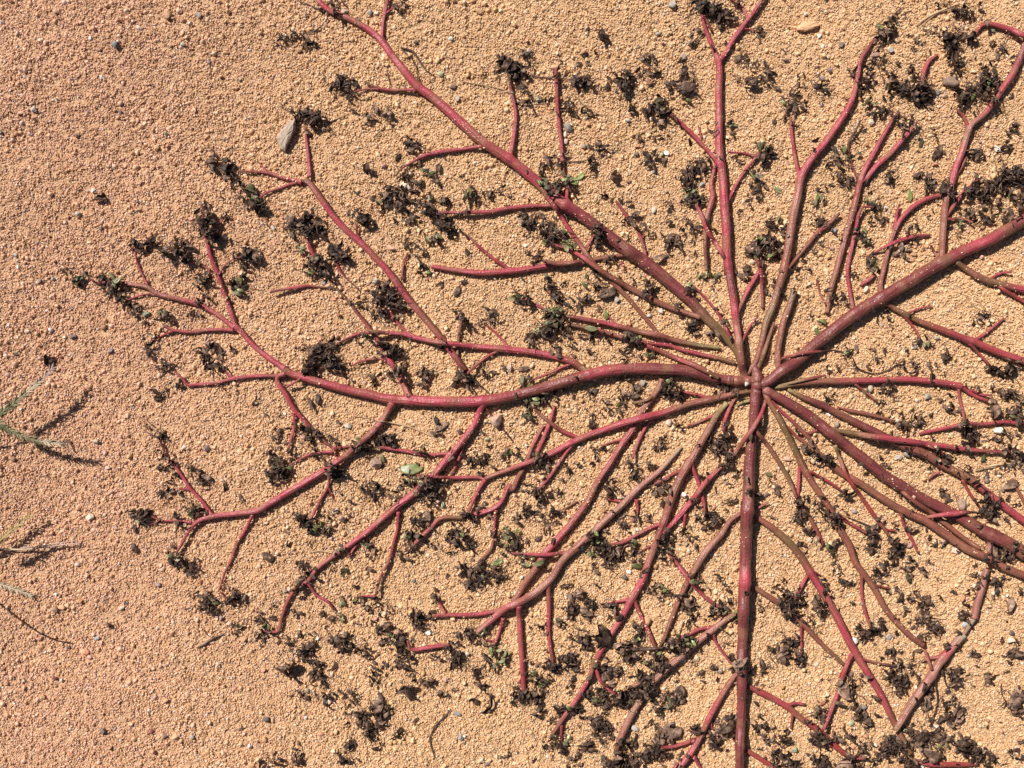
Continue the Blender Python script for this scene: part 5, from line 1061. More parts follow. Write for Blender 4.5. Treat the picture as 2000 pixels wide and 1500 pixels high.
1595,1435,13,d 1602,1445,14,d 1608,1452,11,d 1592,1448,9,d 1632,1438,12,b 1640,1448,11,b 1645,1435,8,n 1670,1465,12,n 1685,1462,11,n 1690,1470,9,n 1695,1455,9,n 1645,1492,14,b 1660,1490,14,b 1672,1488,11,b 1635,1498,9,b 1735,1440,13,b 1745,1448,14,d 1730,1455,14,d 1742,1462,14,d 1720,1465,12,d 1728,1475,12,b 1710,1478,12,b 1750,1475,11,d 1700,1485,9,t 1740,1485,10,t
1775,1480,14,d 1780,1492,13,d 1768,1490,9,d 1765,1478,8,n 1782,1430,14,b 1792,1438,14,b 1805,1442,14,b 1818,1445,12,b 1835,1442,11,b 1848,1445,12,b 1870,1450,14,b 1880,1455,14,b 1890,1462,12,b 1885,1470,11,n 1808,1468,14,b 1820,1475,15,b 1835,1478,11,b 1900,1465,13,d 1908,1478,12,d 1915,1468,9,d 1930,1485,12,d 1938,1478,11,d 1935,1470,8,n 1780,1455,9,n 1842,1460,9,g 1985,1475,12,n 1995,1480,9,n 1765,1422,8,g
1528,1430,11,n 1535,1442,12,n 1525,1455,12,n 1518,1468,12,t 1512,1480,12,d 1510,1492,11,d 1535,1485,12,d 1545,1490,11,d 1548,1498,11,d 1530,1495,9,d 1505,1460,9,b 1600,1488,14,d 1608,1495,12,d 1612,1485,9,d 1602,1415,0,n 1575,1410,8,n 1598,1402,0,n 1640,1345,8,n
'''
clusters = []
for tok in CL.split():
    x, y, r, k = tok.split(',')
    if float(r) > 0: clusters.append((float(x), float(y), float(r), k))

def cluster_items(x, y, r, k):
    rr = random.Random(int(x*7919+y*104729))
    d, c = near_stem(x, y)
    dens = {'d': 17, 'n': 29, 'b': 30, 'g': 21, 't': 28}[k]
    n = max(2, int(round(r*r/dens)))
    n = min(n, 26); r *= 1.12
    out = []
    ax = rr.uniform(0, 3.14); e1, e2 = rr.uniform(.95, 1.35), rr.uniform(.4, .8)
    for i in range(n):
        a = rr.uniform(0, 6.283); q = r*(.85 if k in 'dg' else 1.15)*math.sqrt(rr.random())
        du, dv = q*math.cos(a)*e1, q*math.sin(a)*e2
        bx, by = x+du*math.cos(ax)-dv*math.sin(ax), y+du*math.sin(ax)+dv*math.cos(ax)
        a = math.atan2(by-y, bx-x)
        L = r*rr.uniform(.8, 1.4)+4
        L = min(max(L, 8), 25)
        yaw = a+rr.gauss(0, 1.3)
        bx -= math.cos(yaw)*L*.35; by -= math.sin(yaw)*L*.35
        u = rr.random()
        if k == 'd': kind, tone = (('curl', 'k') if u < .48 else ('lump', 'k') if u < .53 else ('curl', 'd') if u < .72 else ('flat', 'k') if u < .76 else ('flat', 'b') if u < .79 else ('twig', 'k') if u < .95 else ('cup', 'k'))
        elif k == 'n': kind, tone = (('curl', 'k') if u < .42 else ('curl', 'd') if u < .66 else ('lump', 'd') if u < .70 else ('flat', 'd') if u < .76 else ('curl', 'b') if u < .8 else ('twig', 'k') if u < .96 else ('cup', 'k'))
        elif k == 'b': kind, tone = (('lump', 'b') if u < .14 else ('flat', 'b') if u < .36 else ('curl', 'b') if u < .5 else ('curl', 'd') if u < .74 else ('curl', 'k') if u < .86 else ('twig', 'k'))
        elif k == 't': kind, tone = (('twig', 'k') if u < .5 else ('curl', 'k') if u < .8 else ('curl', 'd'))
        else: kind, tone = (('green', 'g') if i == 0 else ('green', 'o') if u < .3 else ('flat', 'o') if u < .40 else ('curl', 'k') if u < .76 else ('curl', 'd') if u < .88 else ('twig', 'k'))
        lvl = i/max(1, n-1)
        if kind == 'green': lvl = 1.0
        z = top_at(bx+math.cos(yaw)*L*.4, by+math.sin(yaw)*L*.4, 1.0)+rr.uniform(1.5, 4.0)+lvl*r*(.5 if k in 'dg' else .25)
        z = min(z, gnd(x, y)+38)
        if kind == 'twig': L *= 1.9
        if kind == 'cup': L = rr.uniform(6, 9)
        if kind == 'lump': L *= .7
        if kind == 'flat' or kind == 'green': L = min(L*.95, 16 if kind == 'green' else 22)
        pitch = rr.uniform(-.15, .45)*(1 if k in 'dg' else .5)
        if kind == 'lump': pitch = rr.uniform(-.3, .3)
        out.append(item(kind, tone, bx, by, z, L, yaw, pitch, rr.uniform(-.6, .6), rr.uniform(.7, 1.0), rr))
    return out, d, c

NM = {'curl': 'dead_leaf', 'flat': 'dead_leaf', 'lump': 'dead_leaf', 'green': 'green_leaf', 'twig': 'withered_stalk', 'cup': 'seed_cup'}
plant_items, stem_items, loose_cl = [], {}, []
for (x, y, r, k) in clusters:
    its, d, c = cluster_items(x, y, r, k)
    # walk outwards: is this tuft hung on a stem?
    if d < r*.55+4:
        if c['own'] == 'P': plant_items += [(it, c) for it in its]
        else: stem_items.setdefault(c['own'], []).extend((it, c) for it in its)
    else:
        loose_cl.append([x, y, r, k, its])
# tufts touching a hung tuft would be parts too, but most lie loose; small single bits stay loose leaves
plant_items.sort(key=lambda q: -q[0].size*(1.25 if q[0].kind in ('green', 'flat', 'lump') else .8 if q[0].kind == 'twig' else 1))
bykind = {}
for it, c in plant_items: bykind.setdefault(NM[it.kind], []).append((it, c))
STUFFN = {'dead_leaf': 'dead_leaf_litter', 'withered_stalk': 'withered_stalk_tangle', 'green_leaf': 'green_leaf_mass', 'seed_cup': 'seed_cup_scatter'}
for nm, lst in bykind.items():
    for it, c in lst[:295]: place(it, nm, c['root']['obj'])
    if lst[295:]: join_items([q[0] for q in lst[295:]], STUFFN[nm], plant)
for own, lst in stem_items.items():
    for it, c in lst: place(it, NM[it.kind], c['root']['obj'])
print('plant leaves', len(plant_items), 'on loose stems', sum(len(v) for v in stem_items.values()), 'loose clumps', len(loose_cl))

# ------------------------------------------------------------------ landmarks used to say which thing a label means
LM = [(1480, 748, 'the root crown'), (560, 262, 'the big beige stone'), (1577, 55, 'the tan sand lump at the top'), (1860, 160, 'the round rough brown lump'),
      (225, 86, 'the blue-grey pebble at top left'), (60, 840, 'the paired grass spikes'), (735, 905, 'the rough reddish stone'),
      (553, 722, "the thick left branch's pale joint"), (457, 640, 'the fork at far left'), (600, 355, "the loose stem's three-way fork"),
      (748, 78, 'the topmost left fork'), (812, 170, "the upper-left branch's scarred joint"), (1000, 312, 'the straight twigs on the upper-left branch'),
      (1404, 118, 'the Y fork at the top'), (1563, 350, "the upper-right branch's fork"), (1687, 345, "the twin-forked stem's joint"),
      (1892, 248, 'the Y fork at upper right'), (1838, 505, "the thick right branch's upright twig"), (1895, 668, "the fork by the right edge"),
      (415, 1008, 'the fork at lower left'), (603, 1138, "the bent stem's dark joint"), (1165, 1290, "the elbow at bottom centre"),
      (1286, 1060, 'the black joint below centre'), (1237, 1173, 'the fork below centre'), (1448, 1300, 'the brown leaf wrapping the downward branch'),
      (1665, 1268, 'the lower-right branch fork'), (1750, 1422, 'the crossed stems at lower right'), (1895, 1224, "the snapped stem's woody joint"),
      (1070, 1083, 'the crossed pink stems below centre'), (985, 1196, 'the black-ringed joint'), (790, 363, 'the pale double pebble'),
      (1240, 1423, 'the white flake'), (1670, 1252, 'the white pebble at lower right'), (735, 1400, 'the largest brown leaf heap'),
      (1118, 345, 'the brightest green leaves'), (1080, 625, 'the green leafy tuft'), (785, 925, 'the lone long green leaf'),
      (200, 1428, 'the dark clod at bottom left'), (945, 788, "the thick left branch's lowest twig"), (1040, 900, 'the loose V-topped stem'),
      (1320, 875, "the grey stem tip"), (1464, 957, "the black band on the downward branch"), (1625, 1003, 'the black tuft right of centre'),
      (1767, 953, 'the twig on the thick lower-right branch'), (1940, 1078, 'the papery scraps by the right edge'), (1885, 828, 'the black tuft near the right edge'),
      (1378, 500, 'the pale tapering stem'), (1620, 605, 'the foot of the twin-forked stem'), (1210, 460, 'the thick upper-left branch'), (905, 735, 'the loose stem\'s buried end'),
      (1115, 250, 'the grey-beige rock'), (165, 1275, 'the orange-pink pebbles'), (640, 920, 'the lower-left branch crossing'), (790, 655, 'the overlapping branches at left')]
def where(x, y):
    d, lx, ly, s = min((math.hypot(a-x, b-y), a, b, t) for a, b, t in LM)
    dx, dy = x-lx, y-ly
    if d < 26: return 'beside '+s
    if abs(dx) > 2.2*abs(dy): rel = 'left of ' if dx < 0 else 'right of '
    elif abs(dy) > 2.2*abs(dx): rel = 'above ' if dy < 0 else 'below '
    else: rel = ('above left of ' if dx < 0 else 'above right of ') if dy < 0 else ('below left of ' if dx < 0 else 'below right of ')
    return rel+s
ORD = ['leftmost', 'second', 'third', 'fourth', 'fifth', 'sixth', 'seventh', 'eighth', 'ninth', 'tenth', 'eleventh', 'twelfth']
LABELS = {}     # base label -> [(x, object)]
def want(o, desc, x, y, inside=True):
    LABELS.setdefault(desc+', '+where(x, y), []).append((x, o, desc, where(x, y)))
def settle_labels():
    for base, lst in LABELS.items():
        if len(lst) == 1: lst[0][1]['label'] = base; continue
        lst.sort(key=lambda q: q[0])
        n = len(lst)
        for i, (x, o, d, w) in enumerate(lst):
            q = 'leftmost' if i == 0 else 'rightmost' if i == n-1 else ORD[min(i, 11)]
            o['label'] = d+', '+q+', '+w

# ------------------------------------------------------------------ loose tufts and single leaves
SZ = lambda r: 'big' if r > 15 else 'small' if r < 9 else 'medium'
KD = {'d': 'tangled black leaf tuft', 'n': 'withered dark leaf clump', 'b': 'brown crumpled leaf heap', 'g': 'greenish half-dried leaf tuft', 't': 'stringy black leaf remnant'}
# merge loose tufts that touch
loose_cl.sort(key=lambda c: -c[2])
groups = []
for c in loose_cl:
    for g in groups:
        if len(g) < 4 and any(math.hypot(c[0]-q[0], c[1]-q[1]) < (c[2]+q[2])*.62 for q in g):
            g.append(c); break
    else: groups.append([c])
litter = []
rl = random.Random(99)
for _ in range(1500):      # crumbs between the tufts
    c = rl.choice(clusters); x, y = c[0]+rl.gauss(0, 27), c[1]+rl.gauss(0, 27)
    u = rl.random(); L = rl.uniform(6, 20)
    kd, tn = ('curl', 'k') if u < .35 else ('curl', 'd') if u < .62 else ('flat', 'd') if u < .7 else ('curl', 'b') if u < .8 else ('twig', 'k') if u < .95 else ('cup', 'k')
    litter.append(item(kd, tn, x, y, top_at(x, y, 2)+2.0, L if kd != 'cup' else 6, rl.uniform(0, 6.28), 0, rl.uniform(-.4, .4), .8, rl))
n_clump = n_leaf = 0
groups.sort(key=lambda g: -sum(c[2]**2 for c in g))

for g in groups:
    x = sum(c[0] for c in g)/len(g); y = sum(c[1] for c in g)/len(g); r = max(c[2] for c in g)+3*(len(g)-1); k = g[0][3]
    if len(g) == 1 and g[0][2] < 9.5 and k in 'nb':
        its = sorted(g[0][4], key=lambda t: -t.size)
        litter += its[1:] if n_leaf < 170 else its
        its = its[:1] if n_leaf < 170 else []
        n_leaf += len(its)
        tone = {'k': 'blackish', 'd': 'dark brown', 'b': 'brown', 'o': 'dull green', 'g': 'green'}
        fm = {'curl': 'curled dead leaf', 'flat': 'spread dead leaf', 'lump': 'crumpled dead leaf', 'twig': 'withered leaf stalk', 'cup': 'empty seed cup', 'green': 'fallen leaf'}
        for it in its:
            o = place(it, NM[it.kind]); o['category'] = 'leaf' if it.kind not in ('twig', 'cup') else 'stalk' if it.kind == 'twig' else 'seed cup'
            o['group'] = 'loose dead leaves on the sand'
            want(o, tone[it.tone if it.kind != 'twig' else 'k']+' '+fm[it.kind], it.x, it.y)
        continue
    if n_clump >= 290:
        for c in g: litter += c[4]
        continue
    n_clump += 1
    e = link(bpy.data.objects.new('leaf_clump', None)); e.location = P(x, y, gnd(x, y))
    e['category'] = 'leaf clump'; e['group'] = 'withered leaf clumps lying on the sand'
    want(e, SZ(r)+' '+KD[k], x, y)
    for c in g:
        for it in c[4]: place(it, NM[it.kind], e)

if litter:
    o = join_items(litter, 'leaf_litter', None)
    o['label'] = 'small dark crumbs and scraps of dead leaf strewn over the sand'
# singled-out leaves: x y length angle(deg, clockwise from right) shape tone | words
SINGLE = '''
205,1212,26,35,curl,d|thin dark dead leaf on bare sand at lower left
186,393,26,-25,lump,d|hump-backed dark dead leaf on open sand at left
90,690,32,80,lump,d|long dark crumpled leaf on open sand above the grass spikes
27,692,18,20,curl,k|small black curled leaf near the left edge
260,1060,24,80,flat,d|funnel-shaped dark leaf left of the lower-left fork
170,1060,0,0,flat,d|
437,940,22,70,curl,d|thin curved black leaf right of the lower-left leafy stem
468,965,22,55,curl,d|second thin curved black leaf right of the lower-left leafy stem
512,1080,30,25,flat,d|dark oval dead leaf left of the bent stem joint
515,1072,0,0,flat,d|
492,790,26,-20,curl,k|black arched leaf in the gap inside the left fork
432,752,20,80,curl,d|thin dark leaf hanging below the level left twig
600,775,30,40,curl,k|forked black leaf just under the thick left branch
620,770,24,70,curl,k|long black leaf just under the thick left branch
718,320,30,90,lump,d|upright rough dark leaf on open sand below the curved pair
850,560,20,-30,flat,d|dark oval leaf on open sand inside the loop of stems
885,578,22,-40,flat,d|dark pointed leaf inside the loop of stems
910,485,18,80,flat,d|narrow brown leaf hanging below the thin diagonal twig
1172,62,34,70,lump,d|elongated dark folded leaf alone on sand at the top
1230,205,22,85,lump,d|short dark rolled leaf alone beside the upper centre twigs
1262,140,34,35,curl,d|long arched dark leaf on sand at top centre
1268,108,24,5,curl,k|short black leaf with a grey tip at top centre
1320,168,44,8,flat,b|long wavy brown leaf left of the upright branch
1265,315,28,-65,curl,k|dark ragged leaf standing on sand left of the upright branch
1190,352,32,-35,lump,b|large brown folded leaf on open sand above the thick branch
1335,365,30,-75,lump,d|thick dark rolled leaf left of the pale tapering stem
1310,478,30,-25,curl,k|black rolled leaf left of the pale tapering stem
1305,460,22,50,curl,k|forked black leaf scrap left of the pale tapering stem
1275,508,30,-12,flat,b|flat brown leaf poking out from the thick branch
1588,165,36,35,curl,d|thin arched brown leaf at upper right centre
1552,200,32,88,curl,k|upright black leaf beside a small green bud
1820,310,34,-55,flat,d|large greyish-brown oval leaf at upper right
1775,370,24,85,green,g|bright green spoon leaf lying alone at right
1795,290,20,-75,green,o|small green leaf scrap above the bright spoon leaf
1685,465,22,-80,green,o|dull green leaf beside the thin right-hand twig
1590,640,24,65,green,g|green leaf with black stub on open sand right of centre
1510,365,22,45,green,o|green leaf between the upright and upper-right branches
1345,384,20,85,green,g|green leaf on the tuft above the small forked twig
1468,380,26,-60,flat,b|pale brown dead leaf beside the small right twig
1975,400,34,15,lump,d|thick dark leaf mound at the right edge
1955,410,44,70,curl,d|long dark hanging leaf near the right edge
1915,425,30,10,curl,k|black bent leaf near the right edge
1813,725,24,85,lump,b|pointed dark bud lying above the level right branch
1788,715,26,75,curl,d|dark drooping leaf tip above the level right branch
1835,690,26,55,flat,b|narrow reddish-brown dead leaf at right
1755,820,28,80,lump,d|dark leaf pair standing on sand at right
1790,812,24,60,lump,d|oval dark leaf below the level right branch
1865,795,24,60,flat,d|dark drooping leaf near the short red twig
1940,790,30,95,lump,d|thick dark leaf hanging from the branch end at right
1838,960,28,55,flat,d|grey-brown leaf on sand between the right branches
1958,955,34,-35,flat,b|large angular brown leaf near the right edge
1920,935,26,-20,curl,k|dark curled leaf near the right edge
1060,445,0,0,flat,d|
1010,722,24,-15,flat,b|small pale-brown leaf above the thick left branch
1140,640,26,5,green,o|pale grey-green leaf lying on the pink stem
1180,605,22,80,green,g|small pale green leaf alone above the pink stems
1165,575,44,-12,flat,b|long brown leaf above the pink stems left of crown
780,915,46,12,green,g|long yellow-green leaf with one curled end
745,885,20,80,green,o|small green leaf hanging above the reddish stone
895,838,22,40,flat,d|small dark leaf with a green edge inside the stem fork
850,842,30,-35,flat,b|brown dead leaf inside the stem fork
930,890,26,50,lump,d|dark open leaf holding a pale seed
1232,1102,28,8,green,g|brightest yellow-green leaf below the centre black tuft
1190,1085,36,-20,flat,b|broad grey-brown leaf in the centre black tuft
1160,1035,24,70,green,o|dull green leaf left of the centre black tuft
960,1102,24,-10,green,g|round pale green leaf left of the pale stem
950,1120,14,10,green,o|small olive leaf left of the pale stem
1040,1100,26,-5,green,o|pale green leaf under the crossed pink stems
1188,802,16,80,curl,k|small black leaf above the long brown branch
1158,818,24,100,flat,d|pointed dark leaf standing above the long brown branch
1150,768,20,-10,flat,k|small black triangular leaf under the thick left branch
1282,872,26,-85,curl,d|thin dark leaf left of the grey stem tip
1190,955,28,70,lump,k|thick black leaf beside the long brown-pink stem
1180,1238,0,0,lump,d|
1170,1262,48,-75,lump,d|long wrinkled dark leaf standing left of the elbow
1108,1175,40,65,curl,d|slim grey-brown leaf left of the lower centre branch
1130,1185,32,25,flat,b|brown leaf with a curled tail at lower centre
1122,1155,30,-5,lump,b|brown knobbly leaf pair at lower centre
1215,1368,28,10,green,o|green leaf scrap left of the ribbed stem
1330,1172,34,25,lump,b|pale wrinkled leaf hanging on the brown stem
1330,1254,32,-20,flat,o|pale olive leaf lying along the lower forked stem
1432,1201,18,50,green,g|small pale green leaf beside the downward branch
1320,1372,40,-75,flat,b|tall brown leaf standing at bottom centre
1308,1370,18,-20,green,g|small bright green leaf at the foot of a tall brown leaf
1285,1445,46,-50,flat,b|broad grey-brown leaf beside the bottom pink twig
1300,1440,40,-25,flat,b|second broad grey-brown leaf beside the bottom pink twig
1400,1425,44,-25,flat,b|papery light-brown leaf touching the downward branch
1352,1420,30,20,lump,d|dark folded leaf across the bottom forked branch
1480,1285,36,65,curl,d|dark pod-like leaf with a thread tail right of the downward branch
1428,1300,32,-8,flat,b|curled brown leaf wrapped round the downward branch
1455,958,22,0,lump,k|black leaf stuck across the downward branch
920,1245,0,0,flat,d|
742,1236,34,-55,curl,d|hooked dark brown leaf on sand at lower left of centre
775,1227,24,60,curl,d|short dark leaf beside the hooked brown leaf
545,1302,48,2,lump,d|long caterpillar-like brown leaf at lower left
775,1345,42,5,lump,b|arched brown leaf with a thin curled end at bottom left
800,1355,0,0,curl,b|
812,1340,0,0,lump,d|
828,1322,26,20,lump,d|small dark lumpy leaf on open sand at bottom left centre
925,1328,30,20,lump,d|dark double-lobed leaf below the black tufts
942,1390,48,-35,curl,k|long arched black leaf on open sand at bottom centre
930,1378,30,-80,curl,d|forked dark leaf above the long arched one
770,1432,24,-12,curl,k|small dark leaf right of the large brown heap
975,1475,26,10,curl,d|thin dark leaf at the bottom edge
732,1395,44,-62,flat,b|largest crumpled brown leaf at lower left
688,1388,30,20,lump,b|pale-brown rolled leaf beside the largest one
702,1420,26,-60,flat,b|light-brown flake beside the large brown heap
790,1405,0,0,curl,b|
1775,1428,46,15,flat,d|long wavy dark leaf right of the crossed stems
1805,1438,40,5,flat,b|second wavy dark leaf right of the crossed stems
1862,1448,44,15,lump,d|broad dark leaf pair at the bottom right
1802,1462,44,25,flat,b|brown leaf arching over sand at the bottom right
1806,1390,36,-80,flat,b|grey-brown upright leaf right of the ribbed stem
1790,1340,26,-50,curl,b|ring-curled brown leaf left of the ribbed stem
1975,1385,46,-65,flat,b|large brown rounded leaf at lower right edge
1972,1335,0,0,curl,d|
1925,1315,24,55,curl,d|small dark leaf on open sand at lower right
1890,1277,24,5,flat,k|small black flat leaf right of the ribbed stem
1970,1285,44,-40,curl,d|crooked dark leaf trail near the right edge
1965,1195,32,-80,curl,b|thin brown leaf on open sand near the right edge
1630,1490,48,-4,lump,b|big rough brown leaf at the bottom edge
1645,1435,28,15,lump,b|brown curled leaf above the bottom red branch
1585,1180,26,-60,flat,b|grey-brown square leaf right of the black tuft
1535,1248,32,12,flat,d|folded grey leaf left of the hanging twig
1515,1285,36,-50,flat,b|broad brown leaf left of the hanging twig
1500,1268,20,-15,flat,k|black square-edged leaf at the left of broad brown one
1712,1118,26,30,curl,k|short black leaf above the short red side twig
1745,1148,30,10,curl,d|thin grey-brown arc leaf on open sand
1772,1118,22,85,green,o|yellow-green withered leaf hanging from brown scraps
1790,1165,28,50,curl,d|left one of a dark leaf pair by the ribbed stem
1810,1160,32,80,curl,d|right one of a dark leaf pair by the ribbed stem
1935,1100,44,-75,flat,b|papery tan leaf draped over the lower-right branch
1880,1135,0,0,flat,d|
1640,1325,44,80,flat,b|brown ribbon leaf hanging by the pink twig fork
1500,1110,0,0,curl,d|
1492,925,18,15,green,o|small dark green leaf right of the downward branch
1465,862,16,-85,green,o|pale olive leaf left of the downward branch
1425,245,18,10,green,g|pale green leaf right of the upright branch
1120,350,24,-15,green,g|large shiny green leaf on the upper-left branch tuft
1112,357,20,15,green,g|darker green leaf under the large shiny one
'''
for ln in SINGLE.strip().splitlines():
    a, lab = ln.split('|'); x, y, L, ang, kind, tone = a.split(',')
    x, y, L, ang = float(x), float(y), float(L), math.radians(float(ang))
    if L <= 0 or not lab: continue
    rr = random.Random(int(x*31+y*17))
    mx, my = x+math.cos(ang)*L*.5, y+math.sin(ang)*L*.5
    it = item(kind, tone, x, y, top_at(mx, my, 2)+2.5, L*1.05, ang, 0.0, rr.uniform(-.3, .3), .8, rr)
    o = place(it, 'green_leaf' if kind == 'green' else 'dead_leaf')
    tag(o, lab, 'leaf', 'loose dead leaves on the sand' if kind != 'green' else 'loose green leaves')

# ------------------------------------------------------------------ stones and clods
def stone_mat(name, c1, c2, rough=.7, sc=500):
    return make_leaf_mat(name, [(.3, c1), (.7, c2)], rough, .4, sc, .6)
SM = {'grey': stone_mat('grey_stone', (.24, .20, .17), (.44, .38, .32)), 'blue': stone_mat('blue_grey_stone', (.20, .20, .20), (.38, .38, .37)),
      'white': stone_mat('white_quartz', (.60, .52, .44), (.82, .75, .66), .35), 'beige': stone_mat('beige_stone', (.38, .27, .20), (.60, .46, .36)),
      'pink': stone_mat('pink_stone', (.46, .24, .18), (.62, .38, .30)), 'orange': stone_mat('orange_stone', (.50, .20, .10), (.66, .32, .19)),
      'red': stone_mat('dark_red_stone', (.16, .035, .03), (.27, .07, .055)), 'tan': stone_mat('tan_clod', (.38, .21, .11), (.62, .37, .21), .85, 1100),
      'dark': stone_mat('dark_stone', (.09, .065, .055), (.22, .17, .14)), 'purple': stone_mat('purple_grey_stone', (.17, .115, .11), (.33, .24, .22)),
      'brown': stone_mat('brown_lump', (.20, .12, .08), (.42, .28, .21), .8), 'green': stone_mat('greenish_stone', (.20, .22, .13), (.36, .37, .24))}
import bmesh
def stone(x, y, rx, ry, rot, m, name='pebble', seed=0, angular=.35, hh=None, lift=0):
    bm = bmesh.new(); bmesh.ops.create_icosphere(bm, subdivisions=3 if max(rx, ry) > 12 else 2, radius=1.0)
    rr = random.Random(seed)
    planes = [(Vector((rr.gauss(0, 1), rr.gauss(0, 1), rr.gauss(0, 1))).normalized(), rr.uniform(.5, .8)) for _ in range(11)]
    for v in bm.verts:
        for nrm, d in planes:
            q = v.co.dot(nrm)
            if q > d: v.co -= nrm*(q-d)
        v.co *= 1+.12*nz(v.co.x*9+seed, v.co.y*9, 6, v.co.z+seed)
    hh = hh if hh is not None else min(rx, ry)*.75
    c, s = math.cos(-rot), math.sin(-rot)
    for v in bm.verts:
        a, b, z = v.co.x*rx*U, v.co.y*ry*U, v.co.z*hh*U
        v.co = Vector((a*c-b*s, a*s+b*c, z))
    me = bpy.data.meshes.new(name); bm.to_mesh(me); bm.free()
    if angular < .4: me.shade_smooth()
    me.materials.append(SM[m]); o = link(bpy.data.objects.new(name, me)); o.location = P(x, y, gnd(x, y)+hh*.5+2.5+lift)
    return o
